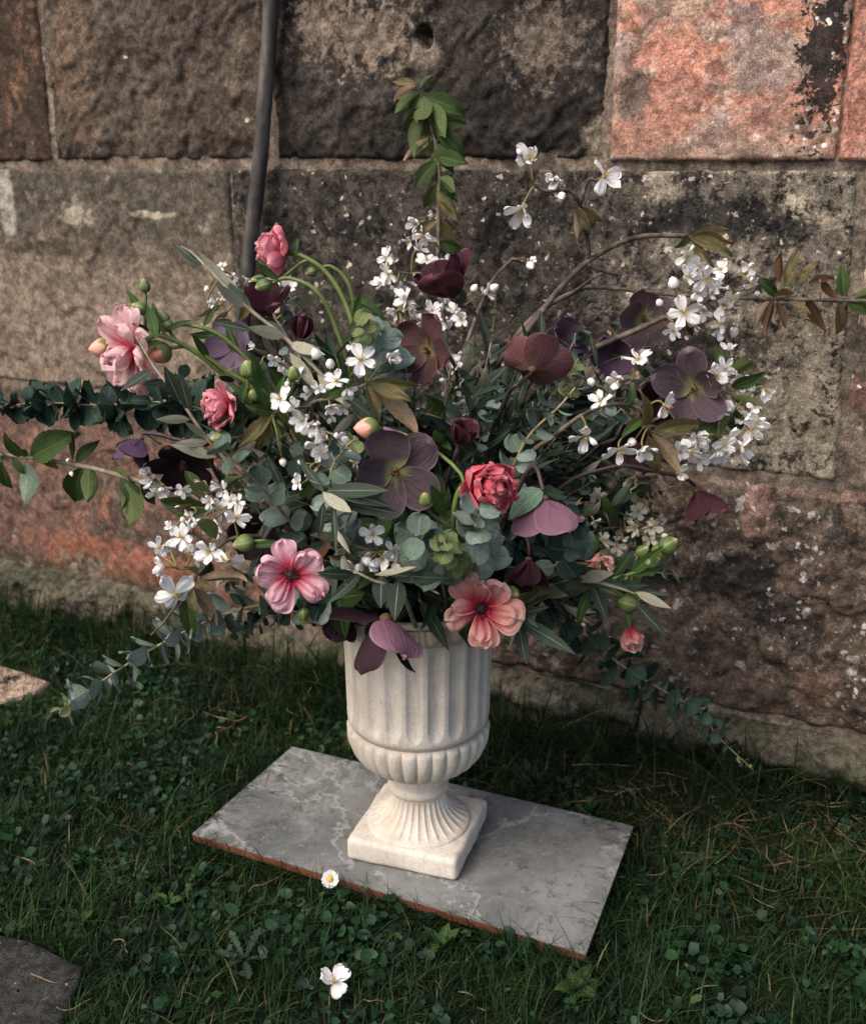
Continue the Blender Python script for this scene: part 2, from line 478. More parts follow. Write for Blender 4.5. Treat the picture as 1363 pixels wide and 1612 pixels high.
M_K = stone_mat('stone_plinth', lin(112, 103, 84), [
    ('noise', lin(84, 82, 60), dict(scale=8, lo=0.45, hi=0.6)),
    ('noise', lin(56, 54, 42), dict(scale=14, lo=0.52, hi=0.64)),
    ('noise', lin(160, 147, 124), dict(scale=22, lo=0.56, hi=0.7, stretch=(0.5, 1, 1.6), amt=0.8)),
    ('noise', lin(40, 38, 31), dict(scale=26, lo=0.58, hi=0.68))], bumps=((40, 0.7, 0.006), (170, 0.5, 0.002)), val=0.62)
M_MORTAR = stone_mat('mortar', lin(140, 120, 101), [
    ('noise', lin(100, 87, 75), dict(scale=9, lo=0.45, hi=0.62)),
    ('noise', lin(182, 166, 148), dict(scale=24, lo=0.54, hi=0.7)),
    ('noise', lin(60, 54, 47), dict(scale=16, lo=0.58, hi=0.7, amt=0.8))], val=0.70)

def block(label, s0, s1, z0, z1, mat, style='flat', proud=0.0, res=0.0042, seed=0, hole=None, shear=0.0, name='stone_block', depth=0.05):
    s0 += GAP*0.6; s1 -= GAP*0.6; z0 += GAP; z1 -= GAP
    ns = max(6, int((s1-s0)/res)); nz = max(6, int((z1-z0)/res))
    a = np.linspace(0, 1, nz)[:, None]*np.ones((1, ns)); b = np.ones((nz, 1))*np.linspace(0, 1, ns)[None, :]
    S = s0+(s1-s0)*b+shear*(0.5-a); Z = z0+(z1-z0)*a
    q = np.stack([S.ravel(), np.full(S.size, seed*5.1), Z.ravel()], -1)
    ex = np.minimum(b*(s1-s0), (1-b)*(s1-s0)).ravel(); ez = np.minimum(a*(z1-z0), (1-a)*(z1-z0)).ravel()
    e = np.minimum(ex, ez)
    e = e+0.003*fbm(q*18, 3)
    if style == 'rock':
        rot = q.copy(); c_, s_ = math.cos(0.6), math.sin(0.6)
        rot[:, 0] = (q[:, 0]*c_-q[:, 2]*s_)*1.9; rot[:, 2] = q[:, 0]*s_+q[:, 2]*c_
        off = 0.010*fbm(q*4.5, 4)+0.009*fbm(rot*6, 5, 0.6, ridge=True)+0.007*fbm(rot*17, 4, 0.6, ridge=True)*sstep(-0.15, 0.3, fbm(q*5+21, 3))+0.006*fbm(q*36, 4, 0.6)
        off += 0.010*sstep(0, 0.05, e)-0.002
        off += 0.004*np.floor(3*fbm(rot*6+4, 3))
        rr = 0.016
    elif style == 'rubble':
        off = 0.022*fbm(q*5, 4)+0.012*fbm(q*11+7, 4, 0.55, ridge=True)+0.006*fbm(q*38, 4)+0.006*np.floor(2.5*fbm(q*4+9, 3))
        off += 0.006*sstep(0, 0.06, e); rr = 0.020
    elif style == 'broken':
        off = 0.022*fbm(q*7, 4)+0.018*fbm(q*14+7, 4, 0.55, ridge=True)+0.008*fbm(q*38, 4)+0.012*np.floor(2.5*fbm(q*8+9, 3))-0.030*sstep(z1-0.03, z1, q[:, 2]+0.02*fbm(q*12, 3))
        rr = 0.030
    elif style == 'plaster':
        off = 0.004*fbm(q*4, 4)+0.003*fbm(q*22, 4)+0.0035*sstep(0.02, 0.05, fbm(q*7+3, 4)); rr = 0.007
        if proud < 0: pass
    else:
        off = 0.007*fbm(q*4, 4)+0.004*fbm(q*16, 4)+0.0022*fbm(q*55, 3)+0.004*sstep(0.1, 0.15, fbm(q*6+3, 4)); rr = 0.009
    off = off+proud
    off -= 0.013*(1-sstep(0, rr*0.7, e))
    if hole:
        hs, hz, hr = hole
        d = np.hypot(q[:, 0]-hs, (q[:, 2]-hz)*0.85)
        off -= 0.034*(1-sstep(hr*0.8, hr*1.12, d))
    S = S.ravel()+0.0022*fbm(q*25+3, 2); Zr = Z.ravel()+0.0022*fbm(q*25+31, 2)
    V = np.stack([S, -off, Zr], -1).reshape(nz, ns, 3)
    W = np.zeros((nz+2, ns+2, 3)); W[1:-1, 1:-1] = V
    W[0, 1:-1] = V[0]; W[-1, 1:-1] = V[-1]; W[:, 0] = W[:, 1]; W[:, -1] = W[:, -2]
    W[0, :, 1] = W[-1, :, 1] = depth; W[:, 0, 1] = W[:, -1, 1] = depth
    W[0, 0] = W[0, 1]; W[0, -1] = W[0, -2]; W[-1, 0] = W[-1, 1]; W[-1, -1] = W[-1, -2]
    me = fast_mesh(name, W.reshape(-1, 3), grid_faces_np(nz+2, ns+2), mat=mat)
    o = new_obj(name, me, wall)
    if label: o['label'] = label
    return o
def grid_faces_np(nu, nv):
    i = np.arange(nu-1)[:, None]*nv+np.arange(nv-1)[None, :]
    i = i.ravel()
    return np.stack([i, i+1, i+1+nv, i+nv], -1)

ZTOP = 1.56
sAB = sc(72, 120); sBC = sc(424, 120); sCD = sc(962, 120); sDE = sc(1333, 120)
sFG = sc(372, 400); sGH = sc(1332, 560); sIJ = sc(520, 900)
SL, SRT = -2.6, 1.9
hx, hz = SZ(672, 60)
block('dark brown stone with rusty orange patches', sAB-0.72, sAB+0.004, ZC, ZTOP, M_A, 'flat', 0.002, seed=1)
block('rough brown stone with a split face left of the pipe', sAB, sBC, ZC, ZTOP, M_B, 'rock', -0.002, seed=2)
block('rough nearly black stone with a round hole', sBC, sCD, ZC, ZTOP, M_C, 'rock', 0.0, res=0.0036, seed=3, hole=(hx, hz, 0.0155))
block('smooth pink and orange stone with a black pitted streak', sCD, sDE, ZC, ZTOP, M_D, 'plaster', 0.006, seed=4)
block('red stone at the right edge', sDE-0.004, sDE+0.6, ZC, ZTOP, M_E, 'plaster', 0.004, seed=5)
block('wide tan stone with pale streaks', sFG-0.95, sFG, ZL, ZC, M_F, 'flat', 0.0, seed=6)
block('large grey stone crusted with black and pale lichen', sFG, sGH, ZR, ZC, M_G, 'flat', 0.002, seed=7, shear=0.02)
block('pink stone with white specks', sGH, sGH+0.62, ZR, ZC, M_H, 'flat', -0.004, seed=8)
block('red-brown stone low in the wall', sIJ-1.25, sIJ, ZB, ZL, M_I, 'flat', 0.0, seed=9)
block('lumpy brown stone spotted with white lichen', sIJ, sIJ+1.05, ZB, ZR, M_J, 'rubble', 0.004, seed=10)
block(None, sIJ+1.05, SRT, ZB, ZR, M_J, 'rubble', 0.0, res=0.012, seed=11)
block(None, SL, sIJ-1.25, ZB, ZL, M_J, 'rubble', 0.0, res=0.012, seed=12)
block(None, sIJ, sFG+0.0, ZL, ZR, M_I, 'flat', 0.0, res=0.01, seed=13) if ZR > ZL+0.03 and sFG > sIJ+0.03 else None
block(None, SL, sFG-0.95, ZL, ZC, M_B, 'rock', 0.0, res=0.012, seed=14)
block(None, sGH+0.62, SRT, ZR, ZC, M_F, 'flat', 0.0, res=0.012, seed=15)
block(None, SL, sAB-0.72, ZC, ZTOP, M_C, 'rock', 0.0, res=0.012, seed=16)
block(None, sDE+0.6, SRT, ZC, ZTOP, M_B, 'flat', 0.0, res=0.012, seed=17)
for k, (a, b, m) in enumerate(((SL, -1.6, M_F), (-1.6, -0.75, M_B), (-0.75, 0.1, M_G), (0.1, 0.75, M_D), (0.75, 1.35, M_A), (1.35, SRT, M_J))):
    block(None, a, b, ZTOP, 2.1, m, 'flat', 0.0, res=0.015, seed=20+k)
for r_, (za, zb_) in enumerate(((-0.05, ZB), (ZB, ZL), (ZL, ZC), (ZC, ZTOP), (ZTOP, 2.1))):
    e_ = [SL, SL-0.7-0.1*(r_ % 2), SL-1.35-0.12*(r_ % 3), SL-2.1, SL-2.9]
    for k in range(4): block(None, e_[k+1], e_[k], za, zb_, (M_F, M_B, M_J, M_I, M_C)[(k+2*r_) % 5], 'flat', 0.03 if r_ == 0 else 0.0, res=0.03, seed=60+r_*5+k)
# the plinth course, standing 5 cm proud of the wall
pj = [SL, -1.9, sc(-60, 950), sc(330, 1000), sc(545, 1060), sc(1010, 1120), 1.05, SRT]
pz = [-0.05, -0.05, -0.05, -0.05, 0.048, 0.040, 0.044]
ph_ = [0.0, 0.01, 0.022, -0.012, 0.004, 0.0, 0.0]
for k in range(len(pj)-1):
    block('low mossy plinth stone at the foot of the wall', pj[k]+0.001, pj[k+1]-0.001, pz[k], ZB+ph_[k], M_K, 'broken', 0.036+0.006*(k % 3), res=0.0055 if 1 < k < 6 else 0.012, seed=30+k, name='plinth_stone', depth=0.04)
# mortar body between and behind the stones
ns, nz = 620, 190
S = np.linspace(SL-2.9, SRT, ns)[None, :]*np.ones((nz, 1)); Z = np.linspace(-0.1, 2.1, nz)[:, None]*np.ones((1, ns))
q = np.stack([S.ravel(), np.zeros(S.size), Z.ravel()], -1)
off = -0.003+0.006*fbm(q*14, 4)+0.004*fbm(q*60, 3)
off = np.where(np.hypot(S.ravel()-hx, Z.ravel()-hz) < 0.034, -0.0345, off)
V = np.stack([S.ravel(), -off, Z.ravel()], -1)
new_obj('mortar', fast_mesh('mortar', V, grid_faces_np(nz, ns), mat=M_MORTAR), wall)
bd = MB()
bd.add([(x, y, z) for x in (SL-2.9, SRT) for y in (0.035, 0.4) for z in (-0.1, 2.1)],
       [(0, 1, 3, 2), (4, 6, 7, 5), (0, 4, 5, 1), (2, 3, 7, 6), (0, 2, 6, 4), (1, 5, 7, 3)])
new_obj('wall_core', bd.mesh('wall_core', M_MORTAR, False), wall)

# ------------------------------------------------------------------ the iron pipe
t = NT('old_iron'); co = t.coord('Object')
c = t.mix(t.smooth(t.noise(co, 30, 5, 0.6, 0.3, 0, (1, 1, 0.25)), 0.4, 0.68), lin(56, 52, 50), lin(112, 102, 94))
c = t.mix(t.smooth(t.noise(co, 90, 4, 0.6, 0, 3), 0.62, 0.72), c, lin(98, 72, 54))
M_IRON = t.done(t.bsdf(c, 0.55, 0.5, t.bump(t.noise(co, 120, 6, 0.7), 0.6, 0.002), Metallic=0.15))
pipe = thing('pipe', 'thin dark iron pipe leaning against the wall between two brown stones', 'pipe', tuple(WALL0), rotz=WALL_ROT)
OFFP = 0.036
pts = []
for px, py in ((445, -180), (428, 0), (419, 130), (410, 250), (399, 350), (388, 450), (378, 560), (371, 640)):
    s, z = SZ(px, py, OFFP); pts.append(Vector((s, -OFFP, z)))
e = pts[-1]; pts += [e+Vector((-0.004, 0.012, -0.045)), e+Vector((-0.006, 0.045, -0.07)), e+Vector((-0.006, 0.09, -0.075))]
mb = MB(); tube(mb, spline(pts, 10), 0.0136, 0.0136, 18, 0.05)
new_obj('pipe_run', mb.mesh('pipe_run', M_IRON), pipe)
mb = MB()
for z_ in (0.0,):
    s, z = SZ(372, 620, OFFP); tube(mb, [Vector((s, -OFFP, z-0.02)), Vector((s+0.002, -OFFP, z+0.02))], 0.0185, 0.0185, 18)
new_obj('collar', mb.mesh('collar', M_IRON), pipe)

# ================================================================== GROUND
t = NT('soil'); co = t.coord('Object')
c = t.mix(t.smooth(t.noise(co, 7, 6, 0.65), 0.4, 0.62), lin(22, 24, 14), lin(24, 34, 16))
c = t.mix(t.smooth(t.noise(co, 40, 5, 0.7, 0, 2), 0.5, 0.7), c, lin(42, 38, 25))
M_SOIL = t.done(t.bsdf(c, 0.95, 0.15, t.bump(t.noise(co, 60, 6, 0.7), 0.9, 0.012)))
def ground_h(x, y):
    p = np.stack([np.ravel(x), np.ravel(y), np.zeros(np.size(x))], -1)
    d = np.ravel((x-WALL0.x)*WN.x+(y-WALL0.y)*WN.y)            # distance in front of the wall
    return -0.004+0.009*fbm(p*5, 3)+0.004*fbm(p*22, 3)+0.030*sstep(0.30, 0.07, d)*(0.6+0.8*fbm(p*3+5, 2))
nx, ny = 300, 260
xs = np.concatenate([[-70, -20, -6], np.linspace(-2.6, 2.2, nx-6), [6, 20, 70]])
ys = np.concatenate([[-60, -20, -5], np.linspace(-0.6, 3.1, ny-6), [6, 20, 70]])
X, Yg = np.meshgrid(xs, ys)
H = ground_h(X, Yg).reshape(X.shape)
gm = fast_mesh('ground', np.stack([X, Yg, H], -1).reshape(-1, 3), grid_faces_np(ny, nx), mat=M_SOIL)
tag(new_obj('ground', gm), kind='structure')

# ------------------------------------------------------------------ the tile
t = NT('tile_glaze'); co = t.coord('Object')
n1 = t.noise(co, 6, 8, 0.68, 0.5)
c = t.mix(t.smooth(n1, 0.36, 0.66), lin(92, 94, 92), lin(132, 131, 127))
c = t.mix(t.math('MULTIPLY', t.smooth(t.noise(co, 22, 9, 0.75, 0.6, 2), 0.44, 0.66), 0.8), c, lin(114, 112, 108))
c = t.mix(t.math('MULTIPLY', t.smooth(t.noise(co, 9, 9, 0.75, 1.0, 7), 0.53, 0.74), 0.5), c, lin(166, 164, 161))
v = t.math('ABSOLUTE', t.math('SUBTRACT', t.noise(co, 2.6, 7, 0.6, 0.6, 5), 0.5))
c = t.mix(t.math('MULTIPLY', t.smooth(v, 0.014, 0.0), 0.45), c, lin(182, 180, 178))
c = t.mix(t.math('MULTIPLY', t.smooth(t.noise(co, 44, 9, 0.78, 0.3, 11), 0.52, 0.64), 0.75), c, lin(74, 74, 72))
c = t.mix(t.math('MULTIPLY', t.smooth(t.noise(co, 150, 4, 0.75, 0, 13), 0.58, 0.7), 0.6), c, lin(174, 172, 170))
# splashes of soil near two edges
sx = t.nd('SeparateXYZ'); t.t.links.new(co, sx.inputs[0])
near = t.smooth(t.math('ADD', sx.outputs[0], t.math('MULTIPLY', t.noise(co, 9, 3, 0.6, 0, 21), 0.3)), 0.08, -0.22)
dirt = t.math('MULTIPLY', t.smooth(t.noise(co, 26, 8, 0.8, 0.3, 17), 0.52, 0.6), near)
c = t.mix(dirt, c, lin(58, 50, 42))
M_TILE = t.done(t.bsdf(c, t.math('ADD', 0.5, t.math('MULTIPLY', t.noise(co, 20, 4), 0.3)), 0.25, t.bump(t.noise(co, 60, 5, 0.6), 0.15, 0.001)))
t = NT('terracotta'); co = t.coord('Object')
c = t.mix(t.smooth(t.noise(co, 40, 5, 0.65), 0.35, 0.7), lin(96, 54, 40), lin(134, 80, 60))
M_TERRA = t.done(t.bsdf(c, 0.9, 0.2, t.bump(t.noise(co, 200, 4), 0.4, 0.001)))
tc = [G(303, 1312, ZT), G(922, 1502, ZT), G(997, 1300, ZT), G(460, 1175, ZT)]
ctr = sum(tc, Vector())/4; ex = ((tc[1]-tc[0])+(tc[2]-tc[3])).normalized(); rz = math.atan2(ex.y, ex.x)
tile = thing('floor_tile', 'grey marbled floor tile with an orange clay edge lying on the grass', 'tile', (ctr.x, ctr.y, 0), rotz=rz)
Li = Matrix.Translation((ctr.x, ctr.y, 0)) @ Matrix.Rotation(rz, 4, 'Z'); Li = Li.inverted()
lc = [Li @ p for p in tc]
def slab(name, corners, z0, z1, bev, mat, parent):
    import bmesh
    bm = bmesh.new()
    lo = [bm.verts.new((p.x, p.y, z0)) for p in corners]; hi = [bm.verts.new((p.x, p.y, z1)) for p in corners]
    bm.faces.new(hi); bm.faces.new(lo[::-1])
    n = len(corners)
    for i in range(n): bm.faces.new((lo[i], lo[(i+1) % n], hi[(i+1) % n], hi[i]))
    bmesh.ops.bevel(bm, geom=[e for e in bm.edges], offset=bev, segments=2, affect='EDGES', profile=0.6)
    me = bpy.data.meshes.new(name); bm.to_mesh(me); bm.free(); me.materials.append(mat)
    return new_obj(name, me, parent)
slab('clay_body', [p*0.9985 for p in lc], ZT-0.014, ZT-0.0022, 0.0006, M_TERRA, tile)
slab('glazed_face', lc, ZT-0.0022, ZT, 0.0005, M_TILE, tile)

# ------------------------------------------------------------------ the urn
t = NT('cast_stone'); co = t.coord('Object')
c = t.mix(t.smooth(t.noise(co, 14, 5, 0.6), 0.35, 0.7), lin(202, 190, 174), lin(222, 212, 199))
c = t.mix(t.math('MULTIPLY', t.smooth(t.noise(co, 380, 2, 0.6, 0, 2), 0.48, 0.66), 0.5), c, lin(178, 164, 146))
c = t.mix(t.math('MULTIPLY', t.smooth(t.noise(co, 9, 6, 0.7, 0.4, 5), 0.5, 0.66), 0.5), c, lin(190, 172, 152))
sx = t.nd('SeparateXYZ'); t.t.links.new(co, sx.inputs[0])
top = t.smooth(t.math('ADD', sx.outputs[2], t.math('MULTIPLY', t.noise(co, 20, 4, 0.6, 0, 8), 0.1)), 0.38, 0.46)
c = t.mix(t.math('MULTIPLY', top, 0.7), c, lin(176, 158, 134))
low = t.smooth(t.math('ADD', sx.outputs[2], t.math('MULTIPLY', t.noise(co, 26, 5, 0.65, 0, 18), 0.03)), 0.024, 0.012)
c = t.mix(t.math('MULTIPLY', low, 0.6), c, lin(168, 138, 108))
pt = t.math('MULTIPLY', t.smooth(t.noise(co, 46, 5, 0.75, 0.4, 12), 0.66, 0.7), t.smooth(t.noise(co, 6, 2, 0.5, 0, 3), 0.45, 0.6))
c = t.mix(pt, c, lin(128, 104, 84))
nr = t.bump(t.noise(co, 420, 4, 0.7), 0.35, 0.0012, t.bump(t.noise(co, 50, 4, 0.6, 0, 4), 0.3, 0.002))
ring_ = t.math('ABSOLUTE', t.math('SUBTRACT', sx.outputs[2], t.math('ADD', 0.207, t.math('MULTIPLY', t.noise(co, 30, 4, 0.7, 0, 31), 0.02))))
c = t.mix(t.math('MULTIPLY', t.smooth(ring_, 0.012, 0.0), 0.35), c, lin(140, 118, 94))
strk = t.noise(co, 60, 5, 0.7, 0, 33, (1, 1, 0.12))
c = t.mix(t.math('MULTIPLY', t.smooth(strk, 0.52, 0.7), 0.5), c, lin(160, 142, 118))
chip = t.math('MULTIPLY', t.smooth(t.noise(co, 130, 4, 0.75, 0, 41), 0.66, 0.7), 0.7)
c = t.mix(chip, c, lin(150, 132, 110))
M_URN = t.done(t.bsdf(c, 0.9, 0.12, nr))
urn = thing('urn', 'cream cast-stone urn with fluted bowl and square foot standing on the tile', 'urn', tuple(URN), rotz=R(-18.4))
def U(name, V, F, uv=None): return new_obj(name, fast_mesh(name, V, F, uv, M_URN), urn)
NF = 22
def cellx(th, n, ph=0.0): return ((th*n/(2*math.pi)+ph) % 1.0)-0.5
def fl_bowl(th, z, r):
    a = np.abs(cellx(th, NF))/0.385
    zb, ze = 0.252, 0.229
    k = np.clip((zb-z)/(zb-ze), 0, 1)                     # round lower end
    x2 = a*a+k*k
    d = 0.0054*np.clip(1-x2, 0, 1)**0.85
    top = sstep(0.385, 0.36, z)
    return -d*top+0*r
bowl = dense([(0.1035, 0.214), (0.1065, 0.219), (0.1085, 0.226), (0.1095, 0.25), (0.1105, 0.31), (0.112, 0.36), (0.1125, 0.385)], 0.0022)
U('bowl', *lathe([(a_*0.972, b_) for a_, b_ in bowl], NF*18, fl_bowl))
def fl_gad(th, z, r):
    a = np.abs(cellx(th, 30))*2
    return 0.0062*np.sqrt(np.clip(1-a*a*0.98, 0, 1))*sstep(0.137, 0.147, z)*sstep(0.2165, 0.206, z)*(r/0.1)-0.0035
gad = dense([(0.041, 0.135), (0.054, 0.1375), (0.073, 0.1445), (0.089, 0.156), (0.0995, 0.171), (0.1055, 0.188), (0.107, 0.203), (0.1055, 0.213), (0.102, 0.217)], 0.0022)
U('gadrooned_base_of_bowl', *lathe([(a_*0.975, b_) for a_, b_ in gad], 30*12, fl_gad))
neck = dense([(0.045, 0.138), (0.0432, 0.132), (0.0424, 0.122), (0.0424, 0.112), (0.0430, 0.1085), (0.0452, 0.1065), (0.0468, 0.102), (0.0452, 0.0972), (0.042, 0.095), (0.0402, 0.091)], 0.0015)
U('neck', *lathe(neck, 96, lambda th, z, r: 0.0006*np.sin(3*th+z*90)+0*r))
def fl_foot(th, z, r):
    a = np.abs(cellx(th, 30))/0.44
    w = sstep(0.093, 0.085, z)*sstep(0.0425, 0.047, z)
    return -0.0042*np.clip(1-a*a, 0, 1)**0.6*w*(r/0.06)
foot = dense([(0.0402, 0.094), (0.0408, 0.087), (0.0440, 0.075), (0.0510, 0.0620), (0.0620, 0.0520), (0.0730, 0.0455), (0.0770, 0.0432), (0.0790, 0.041), (0.0795, 0.034)], 0.0018)
U('foot', *lathe(foot, 30*12, fl_foot))
# egg-moulded rim
def eggs(th, z, r):
    a = cellx(th, 26); tt = (z-0.383)/(0.424-0.383)
    d = np.sqrt((a/0.46)**2+((tt-0.72)/0.80)**2)
    m = sstep(0.0, 0.1, tt)*sstep(1.06, 0.9, tt)
    ring = np.exp(-((d-0.86)/0.11)**2)
    egg = np.clip(1-(d/0.62)**2, 0, 1)**0.5
    return m*(0.0035*ring+0.0055*egg)-0.002
rim = dense([(0.110, 0.378), (0.114, 0.381), (0.122, 0.385), (0.133, 0.391), (0.139, 0.400), (0.142, 0.412), (0.1435, 0.420)], 0.0013)
ro = U('rim', *lathe(rim, 26*16, eggs))
lip = dense([(0.1415, 0.4195), (0.1445, 0.422), (0.1435, 0.427), (0.137, 0.429), (0.128, 0.4265), (0.118, 0.419), (0.108, 0.404), (0.098, 0.37), (0.095, 0.30), (0.09, 0.24), (0.05, 0.20), (0.0015, 0.198)], 0.004)
U('lip', *lathe(lip, 128))
# square base
import bmesh
bm = bmesh.new(); bmesh.ops.create_cube(bm, size=1.0)
for v_ in bm.verts: v_.co = Vector((v_.co.x*0.175, v_.co.y*0.169, v_.co.z*0.038+0.0193))
bmesh.ops.bevel(bm, geom=list(bm.edges), offset=0.0085, segments=5, affect='EDGES', profile=0.5)
bmesh.ops.subdivide_edges(bm, edges=[e for e in bm.edges if e.calc_length() > 0.05], cuts=14, use_grid_fill=True)
arr = np.array([v_.co for v_ in bm.verts]); d_ = 0.0030*fbm(arr*22, 3)+0.0020*fbm(arr*80, 3)
for v_, d1 in zip(bm.verts, d_):
    nrm_ = Vector((v_.co.x, v_.co.y, (v_.co.z-0.019)*2)).normalized(); v_.co += nrm_*float(d1)
    v_.co.z = max(v_.co.z, 0.0004)
me = bpy.data.meshes.new('square_base'); bm.to_mesh(me); bm.free()
me.polygons.foreach_set('use_smooth', np.full(len(me.polygons), True)); me.materials.append(M_URN)
new_obj('square_base', me, urn)
so = MB(); V, F, uv = lathe([(0.0998, 0.385), (0.06, 0.392), (0.0015, 0.396)], 40); so.add(V, F, uv)
new_obj('soil_filling', so.mesh('soil_filling', M_SOIL), urn)

# ================================================================== PLANT LIBRARY
def leaf_mat(name, front, back, vein, var=0.35, rough=0.5, spec=0.4, trans=0.22, side_veins=9.0, sheen=0.0, edge=None, mottle=None, vein_amt=0.6, grain=60):
    t = NT(name); u, v = t.uv(); r = t.rnd(); co = t.coord('UV')
    bk = t.back()
    a = t.math('ABSOLUTE', t.math('SUBTRACT', u, 0.5))
    f = front
    c2 = tuple(min(1, x*(1.0+var*1.6)) for x in front[:3])+(1,); c1 = tuple(x*(1-var) for x in front[:3])+(1,)
    col = t.mix(r, c1, c2)
    cb = t.mix(r, tuple(x*(1-var*0.5) for x in back[:3])+(1,), tuple(min(1, x*(1+var*0.6)) for x in back[:3])+(1,))
    oc = t.vmath('ADD', co, t.vmath('MULTIPLY', (1, 1, 1), r)) if False else co
    off = t.nd('CombineXYZ'); t.put(off.inputs[0], t.math('MULTIPLY', r, 37.0)); t.put(off.inputs[1], t.math('MULTIPLY', r, 91.0))
    nc = t.vmath('ADD', co, off.outputs[0])
    n = t.noise(nc, 4, 5, 0.65)
    col = t.mix(t.math('MULTIPLY', t.smooth(n, 0.4, 0.7), 0.45), col, tuple(x*0.55 for x in front[:3])+(1,))
    if mottle is not None:
        mk = t.smooth(t.noise(nc, 3.0, 4, 0.6, 0.3, 5), 0.48, 0.62)
        col = t.mix(t.math('MULTIPLY', mk, 0.8), col, mottle)
        cb = t.mix(t.math('MULTIPLY', mk, 0.5), cb, mottle)
    col = t.mix(bk, col, cb)
    dv = t.noise(nc, 14, 6, 0.75, 0.2, 8)
    col = t.mix(0.8, col, t.mix(t.smooth(dv, 0.32, 0.7), (0.62, 0.62, 0.62, 1), (1.38, 1.38, 1.36, 1)), 'MULTIPLY')
    h = t.noise(nc, grain, 3, 0.6)
    if side_veins:
        s = t.math('SINE', t.math('MULTIPLY', t.math('SUBTRACT', v, t.math('MULTIPLY', a, 0.75)), side_veins*6.283))
        sv = t.smooth(s, 0.8, 1.0)
        col = t.mix(t.math('MULTIPLY', sv, vein_amt*0.5), col, vein)
        h = t.math('SUBTRACT', t.math('MULTIPLY', h, 0.4), t.math('MULTIPLY', sv, 0.8))
    mid = t.smooth(a, 0.045, 0.012)
    col = t.mix(t.math('MULTIPLY', mid, vein_amt), col, vein)
    h = t.math('SUBTRACT', h, mid)
    if edge is not None:
        col = t.mix(t.math('MULTIPLY', t.smooth(a, 0.44, 0.5), 0.7), col, edge)
    bl = t.math('MULTIPLY', t.smooth(t.noise(nc, 5, 5, 0.7, 0.3, 17), 0.66, 0.72), 0.6)
    col = t.mix(bl, col, lin(104, 86, 54))
    nr = t.bump(h, 0.35, 0.02)
    sh = t.bsdf(col, rough, spec*0.55, nr, Sheen_Weight=0.0)
    return t.done(t.thin(col, sh, trans, nr))

M_OLIVE = leaf_mat('olive_leaf', lin(50, 62, 48), lin(156, 151, 129), lin(150, 152, 128), 0.3, 0.42, 0.5, 0.1, side_veins=0)
M_CHERRY = leaf_mat('cherry_leaf_bronze', lin(98, 98, 58), lin(166, 142, 116), lin(136, 124, 84), 0.3, 0.5, 0.4, 0.3, mottle=lin(146, 116, 90), edge=lin(120, 74, 54))
M_CHERRYG = leaf_mat('cherry_leaf_green', lin(56, 76, 34), lin(92, 104, 60), lin(112, 128, 74), 0.3, 0.42, 0.45, 0.28, side_veins=8)
M_CHERRYR = leaf_mat('cherry_leaf_red', lin(88, 54, 40), lin(122, 82, 62), lin(92, 82, 50), 0.3, 0.5, 0.4, 0.3, mottle=lin(84, 84, 44))
M_BROAD = leaf_mat('dark_leaf', lin(42, 61, 43), lin(76, 92, 70), lin(92, 112, 92), 0.35, 0.45, 0.45, 0.12, side_veins=5, vein_amt=0.4)
M_PALE = leaf_mat('grey_green_leaf', lin(94, 116, 96), lin(120, 136, 116), lin(160, 172, 150), 0.2, 0.5, 0.4, 0.15, side_veins=5, vein_amt=0.35)
M_RANL = leaf_mat('fresh_green_leaf', lin(56, 80, 38), lin(88, 108, 62), lin(120, 140, 84), 0.3, 0.5, 0.4, 0.25, side_veins=0)
M_EUC = leaf_mat('eucalyptus_leaf', lin(90, 105, 90), lin(106, 119, 104), lin(142, 154, 140), 0.25, 0.62, 0.3, 0.1, side_veins=6, vein_amt=0.3, sheen=0.15)
M_EUCS = leaf_mat('eucalyptus_leaf_silver', lin(122, 136, 125), lin(138, 149, 138), lin(166, 176, 164), 0.2, 0.65, 0.3, 0.12, side_veins=6, vein_amt=0.3, sheen=0.2)
M_EUCD = leaf_mat('eucalyptus_leaf_dark', lin(38, 58, 47), lin(52, 72, 59), lin(110, 126, 112), 0.25, 0.5, 0.35, 0.08, side_veins=6, vein_amt=0.3)
M_EUCY = leaf_mat('eucalyptus_leaf_young', lin(112, 124, 78), lin(126, 134, 94), lin(160, 164, 122), 0.2, 0.5, 0.4, 0.25, side_veins=5, vein_amt=0.4)

